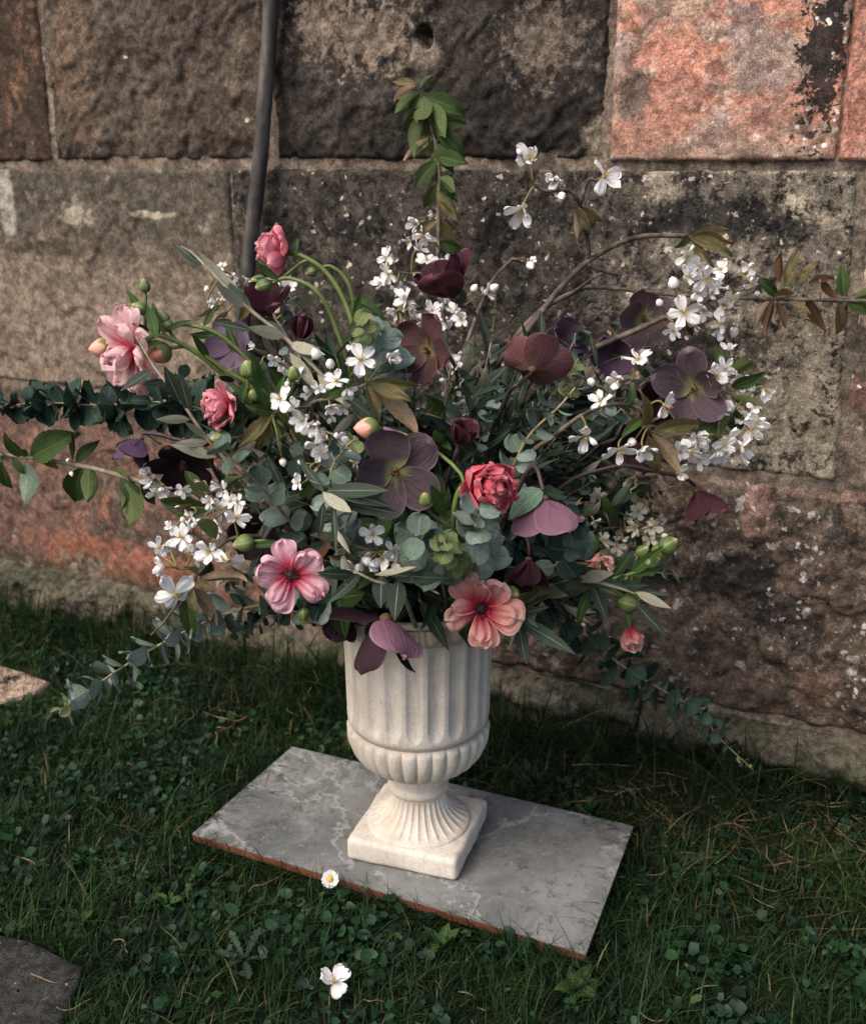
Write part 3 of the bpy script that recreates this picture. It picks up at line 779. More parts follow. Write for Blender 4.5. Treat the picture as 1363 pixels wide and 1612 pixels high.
def petal_mat(name, base, tip, streak, lo=0.0, hi=0.8, var=0.15, rough=0.55, trans=0.3, back=None, edge=None, sheen=0.0, stamt=0.45, centre=None, spec=0.3):
    t = NT(name); u, v = t.uv(); r = t.rnd(); co = t.coord('UV')
    off = t.nd('CombineXYZ'); t.put(off.inputs[0], t.math('MULTIPLY', r, 31.0)); t.put(off.inputs[1], t.math('MULTIPLY', r, 77.0))
    nc = t.vmath('ADD', co, off.outputs[0])
    wob = t.math('MULTIPLY', t.math('SUBTRACT', t.noise(nc, 5, 3, 0.6), 0.5), 0.35)
    f = t.smooth(t.math('ADD', v, wob), lo, hi)
    col = t.mix(f, base, tip)
    # fine veins run from the base outwards
    fan = t.nd('CombineXYZ')
    t.put(fan.inputs[0], t.math('MULTIPLY', t.math('SUBTRACT', u, 0.5), 22.0)); t.put(fan.inputs[1], t.math('MULTIPLY', v, 1.6)); t.put(fan.inputs[2], t.math('MULTIPLY', r, 40.0))
    st = t.noise(fan.outputs[0], 1.0, 3, 0.6, 0.4)
    col = t.mix(t.math('MULTIPLY', t.smooth(st, 0.46, 0.66), stamt), col, streak)
    if centre is not None: col = t.mix(t.smooth(v, 0.3, 0.02), col, centre)
    if back is not None: col = t.mix(t.math('MULTIPLY', t.back(), 0.75), col, back)
    if edge is not None:
        a = t.math('ABSOLUTE', t.math('SUBTRACT', u, 0.5))
        e = t.math('MAXIMUM', t.smooth(a, 0.455, 0.5), t.smooth(v, 0.95, 1.0))
        col = t.mix(t.math('MULTIPLY', e, 0.7), col, edge)
    spk = t.smooth(t.noise(nc, 26, 3, 0.7, 0.2, 6), 0.6, 0.7)
    col = t.mix(t.math('MULTIPLY', spk, 0.35), col, streak)
    val = t.math('ADD', 1.0-var, t.math('MULTIPLY', r, 2*var))
    hsv = t.nd('HueSaturation'); t.put(hsv.inputs['Value'], val); t.put(hsv.inputs['Color'], col)
    col = hsv.outputs[0]
    nr = t.bump(t.math('ADD', st, t.math('MULTIPLY', t.noise(nc, 9, 4, 0.6), 0.7)), 0.3, 0.03)
    sh = t.bsdf(col, rough+0.08, spec*0.5, nr)
    return t.done(t.thin(col, sh, trans, nr))

M_WHITE = petal_mat('blossom_petal', lin(234, 226, 218), lin(246, 243, 240), lin(232, 222, 218), lo=0.0, hi=0.5, var=0.04, trans=0.25, stamt=0.3, centre=lin(216, 214, 186))
M_CREAM = petal_mat('blossom_petal_cream', lin(214, 208, 186), lin(226, 220, 200), lin(206, 198, 176), var=0.04, trans=0.35, stamt=0.3)
M_HMAR = petal_mat('hellebore_maroon', lin(64, 32, 40), lin(71, 36, 46), lin(42, 23, 28), var=0.25, trans=0.22, rough=0.5, back=lin(85, 50, 55), edge=lin(122, 77, 87), sheen=0.08, centre=lin(82, 61, 52), stamt=0.5)
M_HDARK = petal_mat('hellebore_dark', lin(39, 25, 28), lin(47, 30, 34), lin(29, 19, 23), var=0.2, trans=0.14, rough=0.5, back=lin(57, 37, 43), edge=lin(87, 59, 68), sheen=0.08, stamt=0.5)
M_HBRN = petal_mat('hellebore_brown', lin(87, 63, 59), lin(92, 63, 63), lin(61, 43, 43), var=0.15, trans=0.22, rough=0.55, back=lin(109, 70, 72), edge=lin(145, 99, 107), sheen=0.08, centre=lin(128, 122, 78), stamt=0.5)
M_HSLA = petal_mat('hellebore_slate', lin(85, 72, 72), lin(88, 73, 79), lin(63, 52, 57), var=0.12, trans=0.22, rough=0.55, back=lin(107, 82, 92), edge=lin(138, 112, 119), sheen=0.08, centre=lin(143, 143, 97), stamt=0.5)
M_HMAU = petal_mat('hellebore_mauve', lin(109, 77, 91), lin(114, 81, 95), lin(81, 54, 66), var=0.12, trans=0.15, rough=0.55, back=lin(124, 89, 102), edge=lin(153, 116, 130), sheen=0.08, stamt=0.55)
M_HVIO = petal_mat('hellebore_violet', lin(72, 55, 69), lin(79, 58, 74), lin(52, 40, 52), var=0.15, trans=0.22, rough=0.55, back=lin(93, 72, 93), edge=lin(117, 93, 114), sheen=0.08, stamt=0.5)
M_HLIL = petal_mat('hellebore_lilac', lin(119, 98, 113), lin(126, 106, 120), lin(96, 78, 91), var=0.1, trans=0.2, sheen=0.08, stamt=0.5)
M_RPINK = petal_mat('ranunculus_pink', lin(204, 40, 78), lin(246, 200, 208), lin(232, 126, 152), lo=0.16, hi=0.8, var=0.08, trans=0.42, rough=0.4, stamt=0.4, spec=0.25)
M_RCORAL = petal_mat('ranunculus_coral', lin(198, 30, 62), lin(240, 180, 166), lin(220, 90, 104), lo=0.18, hi=0.88, var=0.1, trans=0.42, rough=0.4, stamt=0.45, edge=lin(242, 212, 198), spec=0.25)
M_RPALE = petal_mat('ranunculus_pale', lin(222, 92, 104), lin(244, 208, 206), lin(234, 158, 162), lo=0.1, hi=0.75, var=0.05, trans=0.42, rough=0.4, stamt=0.35, spec=0.25)
M_RDEEP = petal_mat('ranunculus_deep_rose', lin(176, 24, 54), lin(224, 104, 118), lin(196, 50, 76), lo=0.2, hi=1.0, var=0.12, trans=0.35, rough=0.45, stamt=0.35, edge=lin(238, 160, 160), spec=0.25)
M_RROSE = petal_mat('ranunculus_rose', lin(216, 76, 98), lin(242, 162, 172), lin(226, 106, 126), lo=0.1, hi=0.9, var=0.1, trans=0.42, rough=0.4, stamt=0.4, edge=lin(248, 200, 204), spec=0.4)

def bark_mat(name, a, b, sc_=60, rough=0.75):
    t = NT(name); co = t.coord('Object')
    c = t.mix(t.smooth(t.noise(co, sc_, 4, 0.65), 0.36, 0.66), a, b)
    return t.done(t.bsdf(c, rough, 0.35, t.bump(t.noise(co, sc_*4, 4, 0.6), 0.4, 0.001)))
M_BARK = bark_mat('cherry_bark', lin(56, 46, 40), lin(112, 98, 84))
M_BARKG = bark_mat('olive_bark', lin(124, 112, 92), lin(158, 148, 126))
M_STEMG = bark_mat('green_stem', lin(84, 100, 48), lin(112, 122, 66), 40, 0.5)
M_STEMD = bark_mat('dark_stem', lin(46, 34, 38), lin(74, 54, 54), 50, 0.5)
M_STEME = bark_mat('eucalyptus_stem', lin(140, 120, 88), lin(158, 146, 112), 60)
M_STALK = bark_mat('blossom_stalk', lin(112, 116, 62), lin(138, 120, 76), 80, 0.55)
M_CALYX = bark_mat('calyx', lin(112, 84, 56), lin(126, 120, 70), 80, 0.6)
M_STAMEN = bark_mat('stamen', lin(196, 176, 120), lin(176, 132, 66), 200, 0.6)
M_HSTAM = bark_mat('hellebore_stamen', lin(70, 28, 34), lin(120, 96, 62), 160, 0.6)
M_RCEN = bark_mat('ranunculus_centre', lin(40, 22, 26), lin(74, 40, 38), 600, 0.7)
M_BUDG = None
t = NT('bud_green'); u_, v_ = t.uv(); r_ = t.rnd()
sp = t.smooth(t.math('SINE', t.math('MULTIPLY', u_, 31.4)), 0.7, 1.0)
c = t.mix(r_, lin(78, 96, 48), lin(106, 120, 66))
c = t.mix(t.math('MULTIPLY', sp, 0.5), c, lin(160, 164, 112))
M_BUDG = t.done(t.bsdf(t.mix(t.smooth(v_, 0.8, 1.0), c, lin(188, 160, 110)), 0.5, 0.4))
t = NT('bud_pink'); u_, v_ = t.uv()
c = t.mix(t.smooth(t.math('ADD', v_, t.math('MULTIPLY', t.math('SINE', t.math('MULTIPLY', u_, 31.4)), 0.12)), 0.45, 0.62), lin(104, 122, 62), lin(232, 158, 140))
M_BUDP = t.done(t.bsdf(c, 0.5, 0.4))
t = NT('blossom_bud'); u_, v_ = t.uv()
M_BUDW = t.done(t.bsdf(t.mix(t.smooth(v_, 0.12, 0.4), lin(150, 110, 90), lin(236, 228, 222)), 0.5, 0.35))

# ---- sheets: base at the origin, growing along +Y, upper face +Z, one metre long
def sheet(name, mat, wfun, nu=9, nv=7, bend=0.0, cup=0.0, fold=0.0, ruff=0.0, rfreq=3.0, notch=0.0, serr=0.0, twist=0.0, seed=0, tipcurl=0.0, tpow=1.5, thick=0.0):
    rg = random.Random(seed*77+5)
    ph = [rg.uniform(0, 6.28) for _ in range(6)]
    V = []; UV = []
    y = z = 0.0; pt = 0.0
    for i in range(nu):
        tau = i/(nu-1); tt = 1-(1-tau)**tpow
        dt = tt-pt; pt = tt
        ang = bend*tt+tipcurl*max(0, tt-0.65)*2.8
        y += math.cos(ang)*dt; z += math.sin(ang)*dt
        w = wfun(tt)
        if serr and 0 < i < nu-1: w *= 1+serr*(1 if i % 2 else -1)
        tw = twist*tt
        for j in range(nv):
            s = 2*j/(nv-1)-1
            x = s*w
            zz = cup*s*s*w+fold*abs(s)*w
            zz += ruff*(0.3+0.7*abs(s))*tt*(math.sin(rfreq*s*1.7+ph[0]+tt*3)+0.6*math.sin(rfreq*2.3*s+ph[1]))*0.5
            zz += ruff*0.8*tt*tt*math.sin(ph[2]+2.2*s)*0.5
            yy = -notch*math.exp(-(s/0.28)**2)*tt**8+ruff*0.4*math.sin(rfreq*2.0*s+ph[3])*tt**6
            xr = x*math.cos(tw)-zz*math.sin(tw); zr = x*math.sin(tw)+zz*math.cos(tw)
            V.append((xr, y+yy*math.cos(ang)-zr*math.sin(ang), z+yy*math.sin(ang)+zr*math.cos(ang)))
            UV.append(((s+1)/2, tt))
    F = grid_faces_np(nu, nv)
    return fast_mesh(name, V, F, UV, mat)
def w_obov(W, a=0.75, n=6): return lambda t: W*(0.10+0.9*t**a)*math.sqrt(max(0.0, 1-t**n)) if t < 1 else 0.004
def w_ell(W, p=1.0, q=0.8): return lambda t: W*max(0.012, math.sin(math.pi*min(1, t**p)))**q
def w_disc(W): return lambda t: W*math.sqrt(max(0.0004, 1-(2*t-1)**2))*(1 if t > 0.02 else 0.3)
def w_sep(W): return lambda t: W*(0.06+t**0.5)*math.sqrt(max(0.0, 1-t**3.2)) if t < 1 else 0.004
def w_lance(W): return lambda t: W*max(0.03, (math.sin(math.pi*t**0.85)))**0.85*(1-0.15*t)

PET = {
 'cherry': [sheet('petal', M_WHITE, w_obov(w, 0.55, 6), 9, 7, bend=b, cup=0.22, ruff=0.20, rfreq=3.4, notch=0.10, seed=k) for k, (b, w) in enumerate(((0.15, 0.43), (0.5, 0.40), (-0.4, 0.44), (0.8, 0.36), (0.0, 0.38), (-0.1, 0.45)))],
 'sepal': [sheet('sepal', M_HDARK, w_sep(0.60), 12, 9, bend=b, cup=0.26, ruff=0.10, rfreq=1.6, seed=20+k, tipcurl=-0.2+0.2*k) for k, b in enumerate((0.3, 0.65, 0.05, 0.45, -0.2))],
 'ranopen': [sheet('petal', M_RPINK, w_obov(0.56, 0.75, 7), 11, 11, bend=b, cup=0.10, ruff=0.22, rfreq=4.6, notch=0.06, seed=40+k, tipcurl=-0.25) for k, b in enumerate((0.25, 0.0, 0.4, 0.15, -0.15))],
 'ranin': [sheet('petal', M_RROSE, w_obov(0.52, 0.55, 5), 9, 8, bend=b, cup=0.55, ruff=0.14, rfreq=3.5, seed=60+k, tipcurl=0.3) for k, b in enumerate((1.0, 1.3, 0.8, 1.1))],
 'daisy': [sheet('petal', M_WHITE, w_obov(0.13, 0.35, 9), 5, 3, bend=0.15, cup=0.3, seed=80)],
}
LEAF = {
 'olive': [sheet('leaf', M_OLIVE, w_lance(0.125), 9, 5, bend=b, fold=0.18, twist=tw, seed=100+k, thick=0) for k, (b, tw) in enumerate(((0.3, 0.2), (-0.25, -0.3), (0.1, 0.5), (-0.4, 0.1)))],
 'cherry': [sheet('leaf', M_CHERRY, w_ell(0.2, 0.85, 1.0), 21, 7, bend=b, fold=0.4, twist=tw, serr=0.035, ruff=0.05, tpow=1.0, seed=120+k, tipcurl=tc) for k, (b, tw, tc) in enumerate(((-0.5, 0.3, -0.5), (0.2, -0.4, -0.9), (-0.8, 0.1, 0.4), (-0.2, 0.6, -0.6)))],
 'cherryn': [sheet('leaf', M_CHERRY, w_ell(0.145, 0.85, 1.0), 21, 7, bend=b, fold=0.55, twist=tw, serr=0.045, ruff=0.05, tpow=1.0, seed=220+k, tipcurl=tc) for k, (b, tw, tc) in enumerate(((-0.5, 0.5, -0.5), (0.3, -0.5, -0.9), (-0.7, 0.3, 0.5), (-0.2, 0.7, -0.6)))],
 'broad': [sheet('leaf', M_BROAD, w_ell(0.27, 0.8, 0.85), 10, 7, bend=b, fold=0.12, cup=0.1, twist=tw, ruff=0.06, seed=140+k) for k, (b, tw) in enumerate(((-0.4, 0.2), (-0.8, -0.2), (0.3, 0.3), (-0.1, -0.4)))],
 'ran': [sheet('leaf', M_RANL, w_lance(0.13), 10, 5, bend=b, fold=0.35, twist=tw, seed=160+k) for k, (b, tw) in enumerate(((-0.5, 0.3), (0.5, -0.3), (-1.0, 0.4), (0.9, 0.5)))],
 'disc': [sheet('leaf', M_EUC, w_disc(w), 10, 7, bend=b, cup=cu, ruff=0.13, rfreq=2.4, seed=180+k, tpow=1.0, twist=tw) for k, (b, cu, w, tw) in enumerate(((0.45, 0.25, 0.5, 0.1), (-0.4, 0.1, 0.46, -0.2), (0.1, 0.4, 0.52, 0.3), (0.7, -0.15, 0.42, 0.0), (-0.7, 0.3, 0.48, 0.25), (0.2, -0.3, 0.44, -0.3)))],
}
def lobed(W):
    return lambda t: W*(0.25+0.75*t**0.8)*max(0.05, math.sqrt(max(0, 1-t**5)))*(0.45+0.55*abs(math.sin(t*5.5*math.pi)))
LEAF['dandelion'] = [sheet('leaf', M_CHERRYG, lobed(0.2), 26, 5, bend=-0.5, fold=0.2, seed=200+k, tpow=1.0) for k in range(2)]

def ellip(n=10, m=7, tip=0.6):
    prof = []
    for i in range(m):
        t = i/(m-1); prof.append((max(0.001, 0.5*math.sin(math.pi*min(1, t**0.8))**tip), t))
    return lathe(prof, n)
V, F, UV = ellip(10, 8, 0.75); BUD_ME = fast_mesh('bud', V, F, UV, M_BUDG)
V, F, UV = ellip(8, 6, 0.6); BUDW_ME = fast_mesh('bud', V, F, UV, M_BUDW)
def stamen_mesh(name, mat, n, r, h, spread, rad, knob, seed=0, dome=None):
    rg = random.Random(seed); mb = MB()
    for k in range(n):
        a = rg.uniform(0, 6.283); q = rg.uniform(0.25, 1.0)
        p = Vector((math.cos(a)*r*q, math.sin(a)*r*q, 0)); hh = h*rg.uniform(0.7, 1.1)
        e = p+Vector((math.cos(a)*spread*q, math.sin(a)*spread*q, hh))
        tube(mb, [p, (p+e)/2+Vector((0, 0, hh*0.08)), e], rad, rad*0.7, 4)
        V, F, UV = ellip(5, 4, 0.6); mb.add(V*knob+np.array(e), F)
    if dome:
        V, F, _ = lathe([(0.001, dome[1]), (dome[0]*0.5, dome[1]*0.9), (dome[0]*0.85, dome[1]*0.5), (dome[0], 0), (dome[0]*0.7, -dome[1]*0.6), (0.001, -dome[1])], 12)
        mb.add(V, F)
    return mb.mesh(name, mat)
ST_CH = [stamen_mesh('blossom', M_STAMEN, 15, 0.04, 0.42, 0.26, 0.013, 0.075, k, dome=(0.10, 0.07)) for k in range(3)]
ST_HE = [stamen_mesh('flower', M_HSTAM, 18, 0.06, 0.20, 0.07, 0.011, 0.04, 9+k, dome=(0.10, 0.07)) for k in range(2)]
ST_RA = [stamen_mesh('flower', M_RCEN, 46, 0.10, 0.09, 0.07, 0.010, 0.035, 19+k, dome=(0.12, 0.11)) for k in range(2)]
V, F, UV = lathe([(0.012, -0.2), (0.05, -0.17), (0.075, -0.08), (0.07, 0.0), (0.001, 0.02)], 8); CALYX = fast_mesh('calyx', V, F, UV, M_CALYX)

MOUTH = URN+Vector((0, 0, 0.36))
def toward(f):
    """facing given as (right, towards the viewer, up)"""
    return Vector((f[0], -f[1], f[2])).normalized()
def mouth_pt(p=None, k=0.55):
    a = random.uniform(0, 6.283); r = random.uniform(0.0, 0.06)
    m = MOUTH+Vector((math.cos(a)*r, math.sin(a)*r, 0))
    if p is not None:
        d = Vector((p.x-MOUTH.x, p.y-MOUTH.y, 0)); 
        if d.length > 1e-4: m = MOUTH+d.normalized()*min(0.075, d.length*0.3)+Vector((random.uniform(-.012, .012), random.uniform(-.012, .012), 0))
    return m
def stem_curve(p, f, base=None, droop=0.35):
    b = base or mouth_pt(p); d = (p-b).length
    c1 = b+Vector((p.x-b.x, p.y-b.y, 0))*0.12+Vector((0, 0, 0.45*d))
    c2 = p-f*droop*d
    c2.z = max(c2.z, b.z-0.02)
    return bez(b, c1, c2, p, 16)
def tube_part(name, pts, r0, r1, mat, parent, seg=6, knots=0.0, power=1.0):
    W = parent.matrix_basis if parent.parent is None else parent.parent.matrix_basis @ parent.matrix_basis
    Wi = W.inverted(); k_ = W.to_scale()[0]; mb = MB(); tube(mb, [Wi @ Vector(p) for p in pts], r0/k_, r1/k_, seg, knots, power)
    return new_obj(name, mb.mesh(name, mat), parent)
def put_leaf(parent, kind, p0, p1, normal, mat=None, width=1.0, name='leaf'):
    p0 = Vector(p0); p1 = Vector(p1); y = p1-p0; L = y.length; y = y.normalized()
    n = Vector(normal); n = n-y*n.dot(y)
    if n.length < 1e-3: n = Vector((0.3, -0.5, 0.8)); n = n-y*n.dot(y)
    z = n.normalized(); x = y.cross(z)
    M = Matrix.Translation(p0) @ Matrix((x, y, z)).transposed().to_4x4() @ Matrix.Diagonal((L*width, L, L, 1))
    return part(name, random.choice(LEAF[kind]), parent, M, mat)
def leaf_px(parent, kind, a, b, Ya, Yb=None, mat=None, width=1.0, n=None):
    Yb = Ya if Yb is None else Yb
    nn = n or (random.uniform(-0.4, 0.4), 1, random.uniform(0.0, 0.7))
    return put_leaf(parent, kind, P(a[0], a[1], Ya), P(b[0], b[1], Yb), toward(nn), mat, width)
def jit(v, a): return Vector((v.x+random.uniform(-a, a), v.y+random.uniform(-a, a), v.z+random.uniform(-a, a))).normalized()

# ---- hellebore
def hellebore(label, px, Y, size, face, mat, open_=12, spin=0.0, n=5, path=None, bracts=2, squash=1.0, group=None, elevs=None, mats=None):
    f = toward(face); p = P(px[0], px[1], Y); Rm = size*mpp(px[1], Y)*0.5
    base = mouth_pt(p)
    root = thing('hellebore', label, 'hellebore', tuple(base), group)
    pts = spline([base]+[P(*q) for q in path]+[p-f*Rm*0.15], 8) if path else stem_curve(p-f*Rm*0.1, f, base)
    tube_part('stem', pts, 0.0034, 0.0024, M_STEMD, root)
    FM = Matrix.Translation(p) @ frame(f, spin=spin)
    fl = part('flower', random.choice(ST_HE), root, FM @ Matrix.Scale(Rm*1.15, 4))
    for k in range(n):
        a = 2*math.pi*k/n+random.uniform(-0.14, 0.14)
        e = R((elevs[k] if elevs else open_+6)+random.uniform(-11, 11))
        lift = 0.02*(k % 2)
        M = FM @ Matrix.Rotation(a, 4, 'Z') @ Matrix.Translation((0, Rm*0.03, lift*Rm)) @ Matrix.Rotation(e, 4, 'X') @ Matrix.Rotation(random.uniform(-0.2, 0.2), 4, 'Y')
        s = Rm*random.uniform(0.96, 1.08)
        part('sepal', random.choice(PET['sepal']), fl, M @ Matrix.Diagonal((s*1.0*squash, s, s, 1)), mats[k] if mats else mat)
    for k in range(bracts):
        i = len(pts)-3-2*k; q = pts[i]; d = (pts[i+1]-pts[i]).normalized()
        o = jit(d*0.5+frame(d, spin=random.uniform(0, 6)).to_3x3() @ Vector((1, 0, 0)), 0.2)
        put_leaf(root, 'broad', q, q+o*Rm*random.uniform(0.8, 1.2), (0.1, -0.6, 0.8), random.choice((M_BROAD, M_PALE)), 1.0, 'bract')
    return root
# ---- ranunculus
def ranunculus(label, px, Y, size, face, kind='open', mat=None, spin=0.0, path=None, buds=(), leaves=(), open_=10, stem_r=0.0036):
    f = toward(face); p = P(px[0], px[1], Y); Rm = size*mpp(px[1], Y)*0.5
    base = mouth_pt(p)
    if kind == 'double': Rm *= 1.22
    if kind == 'cup': Rm *= 1.15
    root = thing('ranunculus', label, 'ranunculus', tuple(base))
    pts = spline([base]+[P(*q) for q in path]+[p-f*Rm*0.25], 8) if path else stem_curve(p-f*Rm*0.25, f, base)
    tube_part('stem', pts, stem_r, stem_r*0.8, M_STEMG, root, 8)
    FM = Matrix.Translation(p) @ frame(f, spin=spin)
    fl = part('flower', random.choice(ST_RA), root, FM @ Matrix.Scale(Rm*(1.75 if kind == 'open' else 0.8), 4))
    def ring(n, e, l, tw, src, m, z=0.0, w=1.0):
        for k in range(n):
            a = 2*math.pi*(k+tw)/n+random.uniform(-0.13, 0.13)
            M = FM @ Matrix.Rotation(a, 4, 'Z') @ Matrix.Translation((0, Rm*0.06, z*Rm)) @ Matrix.Rotation(R(e+random.uniform(-9, 9)), 4, 'X') @ Matrix.Rotation(random.uniform(-0.3, 0.3), 4, 'Y')
            s = Rm*l*random.uniform(0.9, 1.1)
            part('petal', random.choice(PET[src]), fl, M @ Matrix.Diagonal((s*w*random.uniform(0.92, 1.2), s, s, 1)), m)
    if kind == 'open':
        ring(5, open_, 1.06, 0, 'ranopen', mat, w=0.95); ring(4, open_+14, 0.88, 0.5, 'ranopen', mat, 0.04, w=0.66)
    elif kind == 'fluffy':
        ring(6, 4, 1.02, 0, 'ranopen', mat, -0.1, w=0.8); ring(6, 24, 0.98, 0.5, 'ranopen', mat, -0.06, w=0.75); ring(5, 46, 0.86, 0.2, 'ranin', mat, -0.05); ring(5, 66, 0.72, 0.6, 'ranin', mat, 0.0)
    elif kind == 'double':
        ring(7, -4, 0.95, 0, 'ranin', mat, -0.3); ring(7, 18, 0.95, 0.5, 'ranin', mat, -0.25); ring(7, 36, 0.9, 0.2, 'ranin', mat, -0.2)
        ring(6, 52, 0.84, 0.7, 'ranin', mat, -0.15); ring(5, 66, 0.74, 0.1, 'ranin', mat, -0.1); ring(4, 80, 0.6, 0.5, 'ranin', mat, -0.05)
    elif kind == 'cup':
        ring(6, 42, 1.05, 0, 'ranin', mat, -0.2); ring(6, 58, 1.05, 0.5, 'ranin', mat, -0.15); ring(5, 72, 1.0, 0.2, 'ranin', mat, -0.1); ring(4, 86, 0.9, 0.5, 'ranin', mat, 0)
    for k in range(5):   # green sepals under the bloom
        a = 2*math.pi*k/5
        M = FM @ Matrix.Rotation(a, 4, 'Z') @ Matrix.Translation((0, 0, -0.3*Rm)) @ Matrix.Rotation(R(-12 if kind != 'cup' else 30), 4, 'X') @ Matrix.Scale(Rm*0.62, 4)
        part('sepal', LEAF['ran'][k % 4], fl, M)
    add_buds(root, pts, buds)
    for (a, b, Ya, Yb, m) in leaves: leaf_px(root, 'ran', a, b, Ya, Yb, m)
    return root
def near(pts, p): return min(range(len(pts)), key=lambda i: (pts[i]-p).length)
def add_buds(root, pts, buds):
    for (bx, by, bY, bs, bf, bm) in buds:
        q = P(bx, by, bY); s = bs*mpp(by, bY); f = toward(bf)
        i = near(pts, q-f*s*2.5); i = max(1, min(i, len(pts)-2))
        c = bez(pts[i], pts[i]+(pts[i+1]-pts[i]).normalized()*s*0.9, q-f*s*1.6, q-f*s*0.4, 8)
        tube_part('bud_stalk', c, 0.0026, 0.0021, M_STEMG, root, 6)
        part('bud', BUD_ME, root, Matrix.Translation(q-f*s*0.5) @ frame(f) @ Matrix.Diagonal((s*0.8, s*0.8, s, 1)), bm or M_BUDG)
def bud_stem(label, path, bud, mat=None, leaves=(), size=26):
    pts0 = [P(*q) for q in path]; q = P(*bud[:3]); f = toward(bud[3]); sz = size*mpp(bud[1], bud[2])
    base = mouth_pt(q); root = thing('ranunculus', label, 'ranunculus', tuple(base))
    pts = spline([base]+pts0+[q-f*sz*0.4], 8)
    tube_part('stem', pts, 0.0034, 0.0024, M_STEMG, root, 8)
    part('bud', BUD_ME, root, Matrix.Translation(q-f*sz*0.5) @ frame(f) @ Matrix.Diagonal((sz*0.85, sz*0.85, sz, 1)), mat or M_BUDG)
    for (a, b, Ya, Yb, m) in leaves: leaf_px(root, 'ran', a, b, Ya, Yb, m)
    return root
# ---- cherry
def blossom(root, p, f, size, mat, branch_pts, spur=None):
    Rm = size*0.5
    FM = Matrix.Translation(p) @ frame(f, spin=random.uniform(0, 6.283))
    b = part('blossom', random.choice(ST_CH), root, FM @ Matrix.Scale(Rm*1.0, 4))
    op = random.choice((6, 14, 22, 30, 40, 58, -8))
    for k in range(5):
        if random.random() < 0.04: continue
        M = FM @ Matrix.Rotation(2*math.pi*k/5+random.uniform(-.16, .16), 4, 'Z') @ Matrix.Translation((0, Rm*0.06, 0)) @ Matrix.Rotation(R(op+random.uniform(-18, 18)), 4, 'X') @ Matrix.Rotation(random.uniform(-0.5, 0.5), 4, 'Y')
        s = Rm*random.uniform(0.86, 1.12)
        part('petal', random.choice(PET['cherry']), b, M @ Matrix.Diagonal((s*1.02, s, s, 1)), mat)
    part('calyx', CALYX, b, FM @ Matrix.Scale(Rm, 4))
    j = spur if spur is not None else branch_pts[near(branch_pts, p)]
    e = p-f*Rm*0.18
    d = (e-j).length
    c = bez(j, j+(e-j)*0.3+Vector((0, 0, d*0.12)), e-f*d*0.35, e, 7)
    tube_part('stalk', c, 0.0016, 0.0013, M_STALK, b, 5)
def cherry_branch(label, path, blossoms=(), leaves=(), buds=(), side=(), r0=0.0052, r1=0.0024, mat=M_WHITE, lmat=M_CHERRY, bark=M_BARK, spurs=(), from_urn=True, group=None):
    pp = [P(*q) for q in path]
    base = mouth_pt(pp[0]) if from_urn else pp[0]
    root = thing('cherry_branch', label, 'branch', tuple(base), group)
    pts = spline(([base]+pp) if from_urn else pp, 8)
    tube_part('branch', pts, r0, r1, bark, root, 8, 0.10)
    allp = list(pts)
    for sd_ in side:
        q = spline([P(*a) for a in sd_], 6); j = allp[near(allp, q[0])]
        tube_part('twig', ([j] if (j-q[0]).length > 0.002 else [])+q, r1*1.15, r1*0.7, bark, root, 6, 0.12); allp += q
    sp = [P(*a) for a in spurs]
    for s_ in sp:
        j = allp[near(allp, s_)]
        tube_part('spur', [j, (j+s_)/2+Vector((0, 0, 0.003)), s_], r1*1.0, r1*0.9, bark, root, 6, 0.2)
    hub = allp+sp
    for bl in blossoms:
        bx, by, bs = bl[:3]
        q0 = P(bx, by, 1.4)
        j = min(hub, key=lambda h: (h.x/h.y-q0.x/q0.y)**2+((h.z-CAMZ)/h.y-(q0.z-CAMZ)/q0.y)**2)
        Yb = bl[3] if len(bl) > 3 and bl[3] else j.y+random.uniform(-0.05, 0.015)
        f = toward(bl[4]) if len(bl) > 4 else toward((random.uniform(-0.8, 0.8), random.uniform(0.25, 1.0), random.uniform(-0.55, 0.75)))
        blossom(root, P(bx, by, Yb), f, bs*mpp(by, Yb)*random.uniform(0.82, 1.15), mat, hub)
    for (bx, by, bs) in buds:
        q0 = P(bx, by, 1.4)
        j = min(hub, key=lambda h: (h.x/h.y-q0.x/q0.y)**2+((h.z-CAMZ)/h.y-(q0.z-CAMZ)/q0.y)**2)
        Yb = j.y-0.01; q = P(bx, by, Yb); s = bs*mpp(by, Yb); d = (q-j).normalized() if (q-j).length > 1e-4 else Vector((0, -1, 0))
        tube_part('bud_stalk', [j, (j+q)/2+Vector((0, 0, 0.004)), q], 0.0011, 0.001, M_STALK, root, 5)
        part('bud', BUDW_ME, root, Matrix.Translation(q) @ frame(d) @ Matrix.Diagonal((s*0.75, s*0.75, s, 1)))
    for lf in leaves:
        a, b = lf[0], lf[1]; m = lf[2] if len(lf) > 2 and lf[2] else lmat; w = lf[3] if len(lf) > 3 else 1.0
        q0 = P(a[0], a[1], 1.4)
        j = min(hub, key=lambda h: (h.x/h.y-q0.x/q0.y)**2+((h.z-CAMZ)/h.y-(q0.z-CAMZ)/q0.y)**2)
        dy = random.uniform(-0.03, 0.02)
        n = (random.uniform(-0.5, 0.5), 1, random.uniform(-0.1, 0.6))
        if random.random() < 0.25: n = (n[0], -1, 0.4)
        p0 = P(a[0], a[1], j.y); 
        if (p0-j).length > 0.006: tube_part('leaf_stalk', [j, (j+p0)/2+Vector((0, 0, 0.002)), p0], 0.0011, 0.0009, M_STALK, root, 5)
        put_leaf(root, 'cherry' if m is M_CHERRYG or m is M_PALE else 'cherryn', p0, P(b[0], b[1], j.y+dy), toward(n), m, w)
    return root
